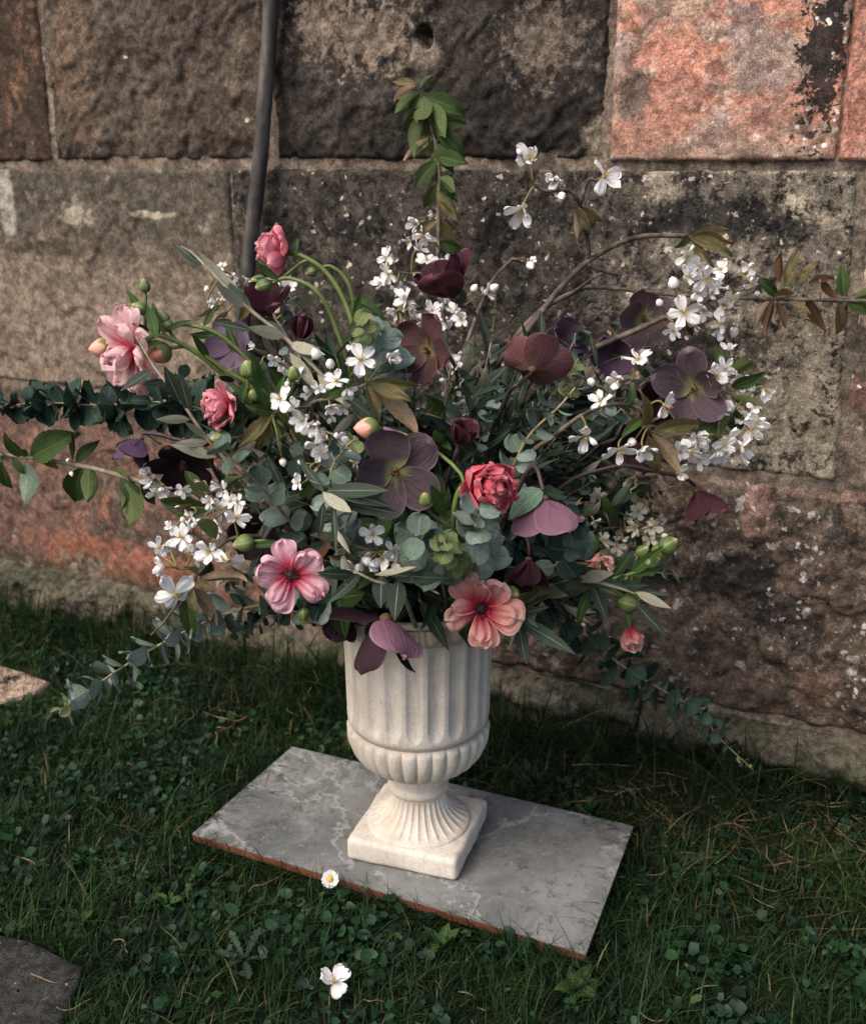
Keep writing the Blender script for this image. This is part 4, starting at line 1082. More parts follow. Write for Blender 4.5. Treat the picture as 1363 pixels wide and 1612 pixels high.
# ---- olive and eucalyptus
def olive_branch(label, path, leaves=(), auto=(), L=100, mat=M_OLIVE, r0=0.0034, r1=0.0014, from_urn=True, group=None, skip=0.35):
    pp = [P(*q) for q in path]
    base = mouth_pt(pp[0]) if from_urn else pp[0]
    root = thing('olive_branch', label, 'branch', tuple(base), group)
    pts = spline(([base]+pp) if from_urn else pp, 8)
    tube_part('branch', pts, r0, r1, M_BARKG, root, 7, 0.06)
    for lf in leaves:
        a, b, Ya, Yb = lf[:4]; under = lf[4] if len(lf) > 4 else False; w = lf[5] if len(lf) > 5 else 1.0
        n = (random.uniform(-0.3, 0.3), 1, random.uniform(0.1, 0.6))
        if under: n = (n[0], -1, -n[2])
        put_leaf(root, 'olive', P(a[0], a[1], Ya), P(b[0], b[1], Yb), toward(n), None, w)
    N = len(pts); st = int(N*skip)
    step = auto if isinstance(auto, int) and auto else 0
    if step:
        k = 0
        for i in range(st, N, step):
            d = (pts[min(i+1, N-1)]-pts[max(i-1, 0)]).normalized(); fr = frame(d).to_3x3()
            s = L*mpp(700, pts[i].y)*random.uniform(0.75, 1.05)*(1-0.3*i/N)
            for sgn in (0, math.pi):
                a = k*1.57+sgn+random.uniform(-0.4, 0.4)
                o = fr @ Vector((math.cos(a), math.sin(a), 0))
                y = jit(o*0.75+d*0.8, 0.15)
                put_leaf(root, 'olive', pts[i], pts[i]+y*s, d*0.6-o*0.6+Vector((0, 0, 0.5)), None, random.uniform(0.85, 1.15))
            k += 1
        put_leaf(root, 'olive', pts[-1], pts[-1]+(pts[-1]-pts[-3]).normalized()*L*0.8*mpp(700, pts[-1].y), (0, -0.7, 0.7))
    return root
def eucalyptus(label, path, s0, s1, step_px, mat=M_EUC, mats=None, lean=0.55, from_urn=True, r0=0.0026, r1=0.0010, start=0.3, young=2, group=None, whorl=2, seed=None, wob=0.35, face=0.0):
    pp = [P(*q) for q in path]
    base = mouth_pt(pp[0]) if from_urn else pp[0]
    root = thing('eucalyptus_branch', label, 'branch', tuple(base), group)
    pts = spline(([base]+pp) if from_urn else pp, 14)
    tube_part('branch', pts, r0, r1, M_STEME, root, 6, 0.05)
    cum = [0.0]
    for i in range(1, len(pts)): cum.append(cum[-1]+(pts[i]-pts[i-1]).length)
    T = cum[-1]; x = T*start; k = 0
    while x <= T:
        i = min(range(len(cum)), key=lambda q: abs(cum[q]-x)); p = pts[i]
        u = (x-T*start)/max(1e-6, T*(1-start))
        d = (pts[min(i+1, len(pts)-1)]-pts[max(i-1, 0)]).normalized(); fr = frame(d).to_3x3()
        s = (s0+(s1-s0)*u**1.3)*mpp(700, p.y)*random.uniform(0.85, 1.12)
        last = x+step_px*mpp(700, p.y)*0.9 > T*0.96
        for w in range(whorl):
            a = k*1.571+w*2*math.pi/whorl+random.uniform(-wob, wob)
            o = fr @ Vector((math.cos(a), math.sin(a), 0))
            y = jit(o*(1-lean*0.45)+d*lean*0.45, 0.24)
            m = (random.choice(mats) if mats else mat)
            if young and u > 0.9:
                m = M_EUCY if random.random() < 0.6 else m; s *= 0.8
            n = d*(1.0)-o*0.25+Vector((0, -face, face*0.5))
            n = jit(n.normalized(), 0.38)
            put_leaf(root, 'disc', p+o*r1, p+o*r1+y*s, n, m, random.uniform(0.9, 1.15))
        x += step_px*mpp(700, p.y)*(1-0.45*u); k += 1
    return root

# ================================================================== THE BOUQUET
# ---- cherry branches
cherry_branch('bare-stemmed cherry branch arching up right, few white blossoms standing above the rest',
  [(700, 700, 1.42), (760, 600, 1.46), (830, 520, 1.48), (885, 450, 1.50), (930, 408, 1.50), (1000, 374, 1.51), (1082, 371, 1.51)],
  [(835, 250, 60, 1.46, (-0.1, 0.9, 0.2)), (870, 282, 60, 1.46, (-0.2, 1, -0.1)), (822, 330, 62, 1.45, (-0.1, 0.8, -0.5)), (950, 278, 54, 1.47, (0.5, 0.7, 0.4))],
  [((1085, 371), (1162, 362)), ((1086, 372), (1160, 380), M_CHERRYR), ((1086, 374), (1158, 398)), ((1088, 378), (1130, 428)), ((1082, 372), (1068, 388), M_CHERRYG),
   ((912, 325), (950, 350)), ((910, 325), (912, 375)), ((906, 322), (930, 372))],
  [(884, 305, 18), (820, 245, 12)],
  side=[[(926, 408, 1.5), (924, 375, 1.49), (912, 322, 1.47), (895, 300, 1.46), (860, 300, 1.46), (838, 290, 1.46)], [(912, 322, 1.47), (925, 285, 1.47), (938, 284, 1.47)], [(930, 420, 1.5), (972, 434, 1.52)]],
  r0=0.0058, r1=0.0032)
cherry_branch('long cherry branch reaching straight right, reddish-green young leaves at its tip',
  [(720, 640, 1.45), (800, 545, 1.52), (850, 490, 1.55), (900, 462, 1.57), (940, 452, 1.58), (1060, 464, 1.56), (1200, 470, 1.54), (1370, 474, 1.52), (1420, 476, 1.5)],
  [],
  [((1235, 452), (1258, 384)), ((1226, 445), (1230, 393), M_CHERRYR), ((1250, 450), (1292, 402)), ((1272, 445), (1322, 432), M_CHERRYR), ((1290, 440), (1316, 470), M_CHERRYR),
   ((1326, 468), (1328, 416), M_CHERRYG), ((1214, 470), (1178, 518)), ((1216, 474), (1202, 527), M_CHERRYR), ((1222, 474), (1236, 514), M_CHERRYR), ((1222, 466), (1200, 440), M_CHERRYG),
   ((1268, 472), (1298, 516), M_CHERRYR), ((1240, 474), (1275, 490)), ((1320, 474), (1322, 545)), ((1330, 474), (1375, 494), M_CHERRYG), ((1345, 470), (1385, 452), M_CHERRYG), ((1250, 462), (1200, 462), M_CHERRYR)],
  [], side=[[(900, 462, 1.57), (930, 440, 1.57), (948, 430, 1.57)]], r0=0.005, r1=0.0024)
cherry_branch('cherry branch with a dense white blossom cluster at upper right over purple hellebore',
  [(760, 720, 1.40), (850, 610, 1.42), (920, 556, 1.44), (1000, 520, 1.44), (1062, 492, 1.44), (1120, 470, 1.44)],
  [(1080, 404, 38), (1084, 436, 44), (1112, 438, 44), (1128, 448, 46), (1138, 480, 48, None, (0, 1, 0.1)), (1076, 492, 46, None, (-0.2, 1, 0.1)), (1108, 488, 42), (1134, 508, 34), (1130, 518, 36),
   (1152, 532, 36, None, (0.1, 0.3, 0.9)), (1180, 418, 36), (1183, 447, 34), (1098, 462, 34), (1136, 424, 34), (1060, 520, 32), (1146, 552, 30, None, (0.1, 0.3, 0.9)), (1100, 420, 34), (1150, 470, 30), (1092, 512, 30), (1118, 462, 34)],
  [((1080, 505), (1090, 535), M_CHERRYR, 0.8), ((1050, 505), (1030, 512), M_CHERRYR, 0.7), ((1140, 540), (1125, 575), M_CHERRYG)],
  [(1062, 456, 24), (1040, 482, 16), (1092, 470, 16)],
  side=[[(1120, 470, 1.44), (1150, 440, 1.43), (1172, 432, 1.43)], [(1110, 476, 1.44), (1135, 515, 1.43), (1150, 550, 1.42)], [(1090, 480, 1.44), (1100, 440, 1.43), (1085, 420, 1.43)]],
  r0=0.005, r1=0.0034)
cherry_branch('cherry sprig with bronze leaves and hanging white blossoms right of the centre',
  [(800, 760, 1.32), (880, 680, 1.28), (945, 640, 1.27), (1000, 640, 1.26), (1022, 668, 1.26)],
  [(1003, 567, 50, 1.25, (0.1, 0.6, 0.8)), (974, 598, 36, 1.25), (945, 632, 46, 1.24, (-0.3, 0.5, 0.7)), (922, 686, 50, 1.23, (-0.2, 0.8, -0.5)), (974, 708, 46, 1.24, (0.1, 0.7, -0.6)), (1012, 705, 40, 1.24, (0.2, 0.7, -0.5)), (1045, 637, 50, 1.24, (0.5, 0.5, -0.5))],
  [((1018, 672), (1006, 612)), ((1024, 680), (1108, 664)), ((1020, 684), (1034, 756)), ((1024, 682), (1078, 736)), ((1010, 660), (980, 680), M_CHERRYG, 0.7), ((985, 640), (1000, 610), M_CHERRYG, 0.7)],
  [(935, 605, 16), (1000, 690, 18)], side=[[(945, 640, 1.27), (965, 615, 1.26), (995, 600, 1.26)]], r0=0.004, r1=0.002)
cherry_branch('cherry branch with white blossoms drooping beside the dark hellebores at far right',
  [(860, 760, 1.40), (980, 690, 1.40), (1070, 640, 1.38), (1130, 615, 1.36), (1165, 630, 1.35)],
  [(1126, 590, 50, None, (-0.1, 1, 0.2)), (1140, 580, 36), (1132, 638, 52, None, (0, 1, -0.1)), (1202, 612, 48, None, (0.2, 0.8, -0.4)), (1172, 600, 38), (1150, 692, 50, None, (0, 0.8, -0.5)), (1182, 676, 48), (1128, 706, 46, None, (0, 0.8, -0.5)),
   (1104, 700, 42), (1088, 712, 42), (1166, 706, 44), (1192, 664, 36), (1140, 700, 40), (1070, 712, 34), (1065, 745, 34), (1096, 690, 36), (1170, 660, 36), (1112, 690, 40), (1186, 640, 28), (1100, 722, 34), (1150, 718, 34)],
  [((1150, 610), (1205, 585), M_CHERRYG), ((1150, 625), (1205, 650), M_CHERRYG), ((1140, 620), (1120, 680), M_CHERRYG), ((1150, 590), (1190, 556), M_CHERRYG), ((1110, 640), (1060, 690), M_CHERRYG), ((1140, 640), (1175, 690), M_CHERRYG), ((1120, 650), (1100, 735), M_CHERRYG), ((1160, 640), (1120, 700), M_CHERRYG), ((1080, 640), (1050, 580))],
  [(1076, 688, 20)], side=[[(1130, 615, 1.36), (1140, 655, 1.34), (1130, 690, 1.33)], [(1165, 630, 1.35), (1185, 655, 1.34)], [(1130, 615, 1.36), (1140, 575, 1.36)]], r0=0.0042, r1=0.002)
cherry_branch('upright cherry branch against the wall, green leaves at its top and white blossoms below',
  [(690, 700, 1.46), (705, 600, 1.54), (700, 520, 1.60), (690, 440, 1.64), (690, 340, 1.68), (690, 250, 1.70), (668, 165, 1.72), (655, 130, 1.72)],
  [(656, 352, 32), (668, 372, 34), (658, 392, 34), (672, 410, 34), (608, 405, 36), (612, 432, 36), (600, 446, 34), (640, 470, 36), (656, 482, 36), (624, 490, 34), (648, 502, 36), (680, 490, 36), (700, 480, 34), (716, 490, 34), (726, 502, 34), (692, 508, 36),
   (706, 416, 40, None, (0, 0.5, 0.8)), (664, 440, 28), (630, 455, 28), (700, 520, 34), (660, 520, 34), (722, 600, 34), (716, 640, 34), (706, 655, 34), (736, 632, 30), (720, 570, 30), (682, 340, 26), (644, 380, 26), (620, 415, 28), (690, 535, 32), (640, 520, 30)],
  [((655, 135), (608, 160), M_CHERRY), ((655, 132), (612, 122), M_CHERRY), ((660, 140), (682, 118), M_CHERRYG), ((662, 145), (700, 185), M_CHERRYG), ((664, 150), (735, 180), M_CHERRYG), ((668, 165), (632, 215), M_CHERRYG), ((668, 170), (642, 190), M_CHERRY), ((672, 175), (690, 210), M_CHERRY),
   ((680, 190), (735, 195), M_CHERRYG), ((684, 200), (735, 245), M_CHERRYG, 1.1), ((680, 215), (636, 250), M_CHERRY), ((684, 225), (712, 270), M_CHERRYG), ((686, 235), (678, 290), M_CHERRY, 1.1), ((690, 250), (655, 275), M_CHERRYG), ((690, 280), (730, 300), M_CHERRYG), ((688, 290), (665, 330), M_CHERRYG), ((690, 310), (722, 330), M_CHERRYG), ((690, 340), (718, 400), M_CHERRY), ((690, 345), (640, 372), M_CHERRY), ((690, 380), (730, 395), M_CHERRYG), ((690, 220), (728, 225), M_CHERRYG), ((672, 180), (655, 235), M_CHERRYG), ((662, 150), (640, 178), M_CHERRYG), ((688, 300), (715, 350), M_CHERRY), ((690, 400), (710, 440), M_CHERRY), ((692, 230), (726, 262), M_CHERRYG), ((660, 145), (620, 180), M_CHERRYG, 1.2), ((665, 160), (715, 215), M_CHERRYG, 1.2), ((670, 175), (650, 250), M_CHERRYG, 1.2), ((680, 200), (700, 262), M_CHERRYG, 1.2), ((684, 215), (640, 235), M_CHERRY, 1.2), ((676, 185), (720, 170), M_CHERRYG, 1.2), ((688, 245), (735, 258), M_CHERRYG, 1.2), ((664, 150), (668, 205), M_CHERRYG, 1.3), ((686, 255), (650, 290), M_CHERRYG, 1.2), ((690, 270), (715, 315), M_CHERRYG, 1.2)],
  [(625, 452, 12), (742, 460, 16), (770, 458, 18)], side=[[(690, 440, 1.64), (640, 430, 1.62), (612, 425, 1.61)], [(695, 500, 1.62), (650, 490, 1.6), (625, 490, 1.59)], [(700, 540, 1.58), (716, 600, 1.56), (712, 650, 1.54)], [(690, 470, 1.62), (720, 490, 1.61)]], r0=0.005, r1=0.002)
cherry_branch('thin twig with a half-open bud between the upper right branches and the dark wall',
  [(700, 660, 1.48), (735, 540, 1.56), (770, 450, 1.62), (805, 408, 1.66)], [(768, 462, 30, 1.6), (838, 411, 20, 1.66)],
  [((808, 406), (842, 396), M_CHERRYR, 0.6), ((806, 410), (832, 418), M_CHERRYR, 0.5)], [(832, 414, 18)], side=[[(805, 408, 1.66), (828, 408, 1.66)]], r0=0.004, r1=0.0022)
cherry_branch('cherry sprig with pinkish-bronze leaves and white blossoms in front of the centre',
  [(600, 800, 1.30), (520, 700, 1.26), (490, 640, 1.24), (530, 625, 1.22), (578, 604, 1.20)],
  [(568, 566, 52, 1.19, (0.05, 1, 0.25)), (614, 566, 46, 1.20, (0.4, 0.8, 0.2)), (530, 600, 46, 1.19, (-0.2, 0.7, 0.6)), (442, 628, 48, 1.20, (-0.5, 0.7, 0.4)), (492, 668, 48, 1.19, (0, 0.9, -0.4)), (478, 660, 36, 1.21), (512, 692, 42, 1.19), (532, 690, 38, 1.2), (546, 612, 40, 1.2, (0.2, 0.6, -0.6)), (462, 640, 34, 1.22), (500, 700, 36, 1.21), (520, 640, 30, 1.22)],
  [((580, 602), (664, 606)), ((584, 606), (652, 634)), ((578, 606), (598, 670)), ((584, 608), (670, 678), M_CHERRY), ((560, 604), (504, 624), M_CHERRYG), ((430, 652), (368, 704)), ((426, 654), (404, 718)), ((430, 650), (396, 640), M_CHERRYG)],
  [(502, 566, 22), (520, 580, 20), (444, 720, 16), (485, 655, 14)], side=[[(490, 640, 1.24), (455, 645, 1.22), (428, 652, 1.21)], [(500, 655, 1.24), (505, 680, 1.22)], [(530, 625, 1.22), (520, 600, 1.21)]], r0=0.0036, r1=0.0018)
cherry_branch('cherry spray with loose white blossoms hanging out at lower left',
  [(520, 900, 1.30), (430, 850, 1.24), (360, 850, 1.21), (320, 895, 1.20), (295, 925, 1.20)],
  [(236, 762, 36, 1.3), (246, 778, 36, 1.3), (232, 745, 30, 1.3), (286, 846, 50, 1.2, (0.1, 0.8, 0.4)), (250, 862, 38, 1.22), (262, 858, 32, 1.22), (260, 893, 50, 1.19, (-0.9, 0.3, 0.1)), (360, 882, 58, 1.18, (0.1, -0.9, 0.2)), (330, 868, 42, 1.19), (372, 815, 50, 1.2, (0.4, 0.7, 0.5)), (276, 936, 60, 1.18, (-0.4, -0.8, 0.1)), (300, 868, 32, 1.22), (346, 800, 36, 1.24), (336, 832, 36, 1.22), (292, 790, 26, 1.28), (256, 768, 32, 1.28), (312, 880, 34, 1.21), (240, 755, 28, 1.3), (375, 790, 30, 1.24)],
  [((300, 924), (348, 976)), ((302, 920), (300, 968), None, 1.2), ((304, 918), (400, 892), M_CHERRY, 0.6), ((298, 926), (292, 1020), M_CHERRYG, 0.7), ((308, 912), (330, 925), M_CHERRY, 1.2), ((312, 905), (290, 885), M_CHERRYG), ((330, 880), (320, 925), M_CHERRYG), ((340, 850), (310, 800), M_CHERRYG), ((330, 800), (240, 790), M_CHERRYG), ((320, 780), (290, 740), M_CHERRYG)],
  [(318, 818, 14), (305, 830, 12), (290, 822, 12)], side=[[(360, 850, 1.21), (330, 800, 1.24), (300, 775, 1.27), (262, 768, 1.29)], [(340, 865, 1.21), (305, 840, 1.21), (290, 850, 1.2)], [(300, 920, 1.2), (262, 975, 1.2), (238, 1000, 1.21)], [(320, 895, 1.2), (280, 895, 1.2)]], r0=0.0036, r1=0.0018)
cherry_branch('leafy cherry branch with large green leaves and no blossom reaching out of the left edge',
  [(450, 830, 1.40), (330, 790, 1.44), (220, 758, 1.46), (150, 738, 1.48), (60, 722, 1.50), (-60, 708, 1.5), (-130, 700, 1.5)], [],
  [((48, 720), (116, 684), None, 1.25), ((40, 722), (5, 680)), ((44, 724), (30, 700)), ((40, 728), (56, 788), M_PALE, 1.3), ((120, 728), (150, 692)), ((130, 735), (100, 808)), ((142, 734), (138, 792), None, 1.2), ((196, 752), (224, 832), None, 1.2), ((180, 745), (216, 748)), ((190, 750), (222, 800)),
   ((10, 724), (-18, 690)), ((4, 726), (12, 776)), ((-20, 716), (-70, 760)), ((-40, 712), (-90, 680)), ((60, 724), (96, 735), None, 0.9), ((20, 720), (38, 748)), ((210, 755), (190, 800)), ((222, 760), (250, 800)), ((115, 725), (112, 668), None, 0.4)],
  [(112, 742, 10), (108, 726, 10)], lmat=M_CHERRYG, r0=0.0046, r1=0.0026, bark=M_BARKG)
cherry_branch('short spray of small white blossoms just above the urn rim',
  [(630, 960, 1.30), (610, 900, 1.22), (595, 870, 1.19)],
  [(586, 842, 44, 1.17, (0, 0.8, 0.5)), (602, 880, 42, 1.17, (0.1, 0.9, 0.2)), (618, 868, 38, 1.18), (580, 890, 42, 1.17), (556, 895, 40, 1.18, (-0.5, 0.8, 0.1)), (640, 895, 34, 1.19), (626, 886, 36, 1.17), (570, 878, 34, 1.18)],
  [((545, 860), (500, 845), M_CHERRYR), ((560, 870), (520, 880)), ((590, 900), (560, 930), M_CHERRYG), ((520, 850), (498, 900), M_CHERRYR)], [(610, 905, 12)], r0=0.003, r1=0.0016)
cherry_branch('cherry sprig with small white blossoms peeping out behind the olive stem at upper left',
  [(560, 700, 1.44), (470, 560, 1.50), (420, 480, 1.54), (380, 445, 1.55), (352, 425, 1.56)],
  [(366, 436, 32), (376, 452, 30), (350, 420, 24), (404, 456, 34), (430, 450, 32), (446, 470, 30), (392, 440, 24), (330, 475, 20), (420, 470, 28), (455, 452, 26), (352, 470, 20), (440, 490, 26)],
  [((350, 480), (310, 500), M_CHERRY, 0.7), ((360, 490), (330, 520), M_CHERRYG, 0.8), ((420, 480), (450, 500), M_CHERRYG), ((400, 470), (370, 510), M_CHERRY)], [(340, 480, 12), (330, 450, 12)], r0=0.0038, r1=0.0016)
cherry_branch('shaded cherry branch with cream blossoms low on the right side behind the leaves',
  [(800, 850, 1.38), (900, 820, 1.40), (980, 790, 1.41), (1020, 790, 1.41)],
  [(998, 758, 38), (1012, 788, 36), (996, 830, 36), (1026, 830, 40), (1020, 848, 34), (960, 866, 40), (985, 872, 36), (948, 886, 32), (990, 742, 34), (960, 752, 32), (1004, 806, 30), (940, 780, 30), (970, 890, 28), (1036, 820, 28), (930, 760, 28), (980, 848, 30)],
  [((990, 790), (960, 830), M_CHERRYG), ((1000, 800), (1000, 850), M_CHERRYG), ((960, 800), (980, 760), M_CHERRYG), ((940, 800), (925, 850), M_CHERRYG), ((985, 780), (1030, 765), M_CHERRYG), ((950, 790), (935, 740), M_CHERRYG)], [], mat=M_CREAM,
  side=[[(980, 790, 1.41), (1000, 840, 1.40), (960, 870, 1.39)], [(960, 800, 1.4), (985, 750, 1.41)]], r0=0.004, r1=0.0018)

cherry_branch('cherry sprig with scattered white blossoms in the gap left of the brown hellebore stem',
  [(680, 800, 1.36), (690, 700, 1.34), (700, 640, 1.34), (722, 580, 1.35)],
  [(716, 640, 32), (704, 660, 34), (724, 612, 30), (736, 648, 28), (690, 640, 28), (720, 570, 28), (660, 650, 26)], [((700, 650), (670, 620), M_CHERRYG), ((710, 620), (745, 600), M_CHERRYG)], [(700, 600, 12)], r0=0.003, r1=0.0016)
cherry_branch('cherry sprig with small blossoms among silver leaves left of the large slate hellebore',
  [(580, 880, 1.28), (500, 800, 1.22), (500, 740, 1.19), (530, 715, 1.17)],
  [(548, 700, 30), (520, 728, 28), (490, 745, 26), (560, 728, 26), (470, 760, 26), (540, 748, 24), (505, 712, 28)], [((500, 760), (470, 790), M_CHERRYG), ((520, 730), (560, 700), M_CHERRY)], [(530, 690, 12), (478, 730, 12)], r0=0.003, r1=0.0015)
cherry_branch('cherry sprig with a few blossoms hanging under the open pink ranunculus side at left',
  [(500, 880, 1.30), (420, 800, 1.27), (350, 770, 1.26), (300, 800, 1.25)],
  [(350, 768, 32), (330, 790, 32), (362, 790, 28), (300, 812, 30), (270, 830, 30), (392, 770, 26), (420, 780, 26), (318, 760, 26), (288, 772, 26)], [((330, 775), (290, 750), M_CHERRYG), ((350, 770), (380, 740), M_CHERRYG), ((310, 795), (270, 800), M_CHERRY)], [(285, 800, 12)], r0=0.003, r1=0.0015)
cherry_branch('cherry twig with small scattered blossoms above the pinkish-bronze leaves',
  [(590, 760, 1.34), (520, 640, 1.30), (470, 590, 1.29), (420, 560, 1.29)],
  [(470, 592, 30), (450, 575, 28), (430, 566, 26), (500, 612, 28), (400, 548, 24), (540, 640, 28), (520, 655, 26), (485, 620, 24), (555, 545, 26), (585, 535, 24)], [((470, 590), (440, 610), M_CHERRYG), ((520, 640), (560, 640), M_CHERRY)], [(410, 575, 12), (455, 600, 12)], side=[[(520, 640, 1.3), (560, 580, 1.3), (580, 545, 1.31)]], r0=0.003, r1=0.0014)
cherry_branch('cherry twig with small blossoms low at the right beside the half-hidden ranunculus',
  [(800, 900, 1.34), (900, 850, 1.34), (970, 830, 1.34), (1020, 850, 1.34)],
  [(1000, 832, 32), (1022, 850, 30), (970, 860, 30), (985, 815, 28), (1030, 825, 28), (950, 850, 26), (1010, 872, 26), (935, 820, 24)], [((970, 830), (950, 790), M_CHERRYG), ((1000, 840), (1040, 880), M_CHERRYG), ((940, 840), (920, 880), M_CHERRYG)], [(1040, 845, 12)], mat=M_CREAM, r0=0.003, r1=0.0014)
# ---- hellebores
hellebore('topmost dark hellebore seen from the side on a black curved stem', (716, 470), 1.43, 150, (-0.35, 0.15, 0.9), M_HMAR, 38, 0.3, path=[(765, 680, 1.42), (768, 590, 1.43), (762, 530, 1.43), (745, 490, 1.43)], bracts=1)
hellebore('upright open hellebore with brown sepals and a green eye left of the black stem', (676, 552), 1.28, 118, (-0.55, 0.8, 0.1), M_HBRN, 16, 0.9, bracts=0, squash=0.95)
hellebore('brown-pink hellebore turned away to show its veined back, right of the centre top', (838, 582), 1.30, 124, (0.25, -0.8, 0.5), M_HBRN, 14, 0.5, path=[(740, 780, 1.36), (770, 690, 1.31), (800, 620, 1.27), (815, 605, 1.26)], bracts=0)
hellebore('largest slate-purple hellebore facing out flat in the middle of the bouquet', (622, 742), 1.16, 146, (0.0, 1, 0.12), M_HSLA, 6, 0.32, bracts=0)
hellebore('mauve-pink hellebore hanging face down below the coral ranunculus', (856, 784), 1.16, 142, (0.1, 0.15, -1.0), M_HMAU, 22, 0.2, path=[(800, 800, 1.22), (838, 735, 1.19), (853, 765, 1.165)], bracts=2)
hellebore('dark plum hellebore in shade just under the mauve hanging one', (832, 880), 1.24, 110, (-0.1, 0.5, -0.8), M_HMAR, 36, 0.0, bracts=0)
hellebore('small maroon hellebore half open, tucked above the coral ranunculus', (722, 700), 1.24, 84, (0.25, 0.3, 0.9), M_HMAR, 48, 0.7, bracts=0)
hellebore('faded purple hellebore facing front under the right blossom cluster', (1012, 502), 1.47, 104, (-0.1, 0.95, 0.1), M_HSLA, 10, 0.0, bracts=1)
hellebore('grey-brown hellebore with long sepals among the far right blossoms', (1092, 612), 1.36, 134, (-0.3, 0.9, 0.1), M_HSLA, 14, 0.15, bracts=0, squash=0.82)
hellebore('nearly black hellebore left of the long-sepalled one at far right', (1042, 622), 1.40, 90, (-0.2, 0.8, -0.3), M_HDARK, 20, 0.9, bracts=0)
hellebore('plum hellebore on a bare arching stem sticking out to the far right', (1096, 772), 1.36, 110, (0.35, 0.25, -0.9), M_HMAR, 42, 0.4, path=[(860, 790, 1.34), (960, 736, 1.32), (1030, 742, 1.33), (1075, 752, 1.35)], bracts=0, squash=0.8)
hellebore('hellebore drooping over the urn rim with one mauve and several near-black sepals', (608, 972), 1.16, 190, (-0.15, 0.25, -0.95), M_HDARK, 30, 0.35, path=[(625, 985, 1.30), (622, 915, 1.22), (610, 925, 1.175)], bracts=0, mats=[M_HDARK, M_HDARK, M_HDARK, M_HDARK, M_HMAU], elevs=[42, 8, 42, 40, 12])
hellebore('dark hellebore hanging over the left side of the urn rim', (545, 960), 1.27, 100, (-0.4, 0.2, -0.9), M_HDARK, 50, 0.4, bracts=1)
hellebore('violet hellebore nodding out at the left under the dark eucalyptus', (222, 690), 1.30, 100, (-0.35, 0.35, -0.8), M_HVIO, 30, 0.5, path=[(380, 800, 1.34), (320, 712, 1.29), (265, 688, 1.29), (235, 682, 1.295)], bracts=1)
hellebore('pair-like black hellebore with round flat sepals at left beneath the olive leaves', (288, 728), 1.32, 104, (0.1, 0.8, -0.5), M_HDARK, 8, 0.2, bracts=0)
hellebore('dark maroon hellebore opening upward below the upper pink ranunculus', (424, 498), 1.40, 110, (-0.1, 0.35, 0.95), M_HMAR, 44, 0.1, bracts=0, squash=0.8)
hellebore('closed dark hellebore standing upright right of the upper olive stem', (474, 535), 1.36, 84, (0.1, 0.3, 1.0), M_HMAR, 74, 0.2, bracts=1)
hellebore('pale lilac hellebore behind the olive stem at the left', (368, 545), 1.40, 92, (-0.4, 0.8, 0.2), M_HLIL, 16, 0.4, bracts=0)
hellebore('violet hellebore behind the brown-pink one on its right', (884, 540), 1.42, 84, (0.3, 0.7, 0.5), M_HVIO, 30, 0.0, bracts=0)
hellebore('shaded violet hellebore behind the single branch crossing at right', (966, 560), 1.46, 84, (-0.2, 0.8, 0.1), M_HVIO, 20, 0.3, bracts=0)
hellebore('dark hellebore in shade behind the bronze cherry leaves at right', (1000, 700), 1.36, 100, (0.1, 0.8, 0.1), M_HDARK, 20, 0.6, bracts=1)
hellebore('dull dark hellebore in shade left of the open pink ranunculus', (410, 838), 1.30, 96, (-0.3, 0.8, -0.2), M_HDARK, 12, 0.0, bracts=0)
hellebore('shaded violet hellebore deep under the brown-pink one', (910, 625), 1.40, 84, (0.2, 0.8, -0.3), M_HVIO, 25, 0.8, bracts=0)

# ---- ranunculus
ranunculus('double pink ranunculus held highest at upper left, turned to the left', (437, 397), 1.44, 76, (-0.85, 0.25, 0.15), 'double', M_RROSE,
  path=[(575, 640, 1.40), (560, 540, 1.40), (545, 480, 1.41), (515, 430, 1.42), (478, 404, 1.43)],
  buds=[(408, 442, 1.42, 26, (-0.9, 0.2, 0.2), M_BUDG)],
  leaves=[((556, 470), (610, 485), 1.41, 1.38, None), ((556, 500), (585, 450), 1.41, 1.4, None), ((466, 396), (470, 372), 1.43, 1.43, None), ((430, 440), (402, 402), 1.42, 1.42, None), ((560, 520), (540, 560), 1.41, 1.36, None)])
ranunculus('pale pink and white ranunculus, the farthest left bloom', (207, 552), 1.33, 122, (-0.6, 0.65, -0.15), 'fluffy', M_RPALE,
  path=[(440, 700, 1.38), (370, 610, 1.36), (310, 556, 1.35), (250, 528, 1.34)], open_=26,
  buds=[(228, 450, 1.34, 24, (0.0, 0.1, 1), M_BUDG), (220, 484, 1.34, 26, (-0.8, 0.2, 0.4), M_BUDG), (258, 500, 1.36, 24, (-0.3, 0.2, 1), M_BUDG), (160, 548, 1.34, 40, (-0.8, 0.4, 0), M_BUDP)],
  leaves=[((230, 500), (200, 452), 1.34, 1.34, None), ((236, 520), (200, 505), 1.34, 1.33, None), ((250, 530), (242, 470), 1.34, 1.35, None), ((262, 520), (300, 500), 1.35, 1.35, None), ((180, 570), (190, 600), 1.34, 1.34, M_CHERRYG), ((232, 480), (260, 545), 1.34, 1.33, None)])
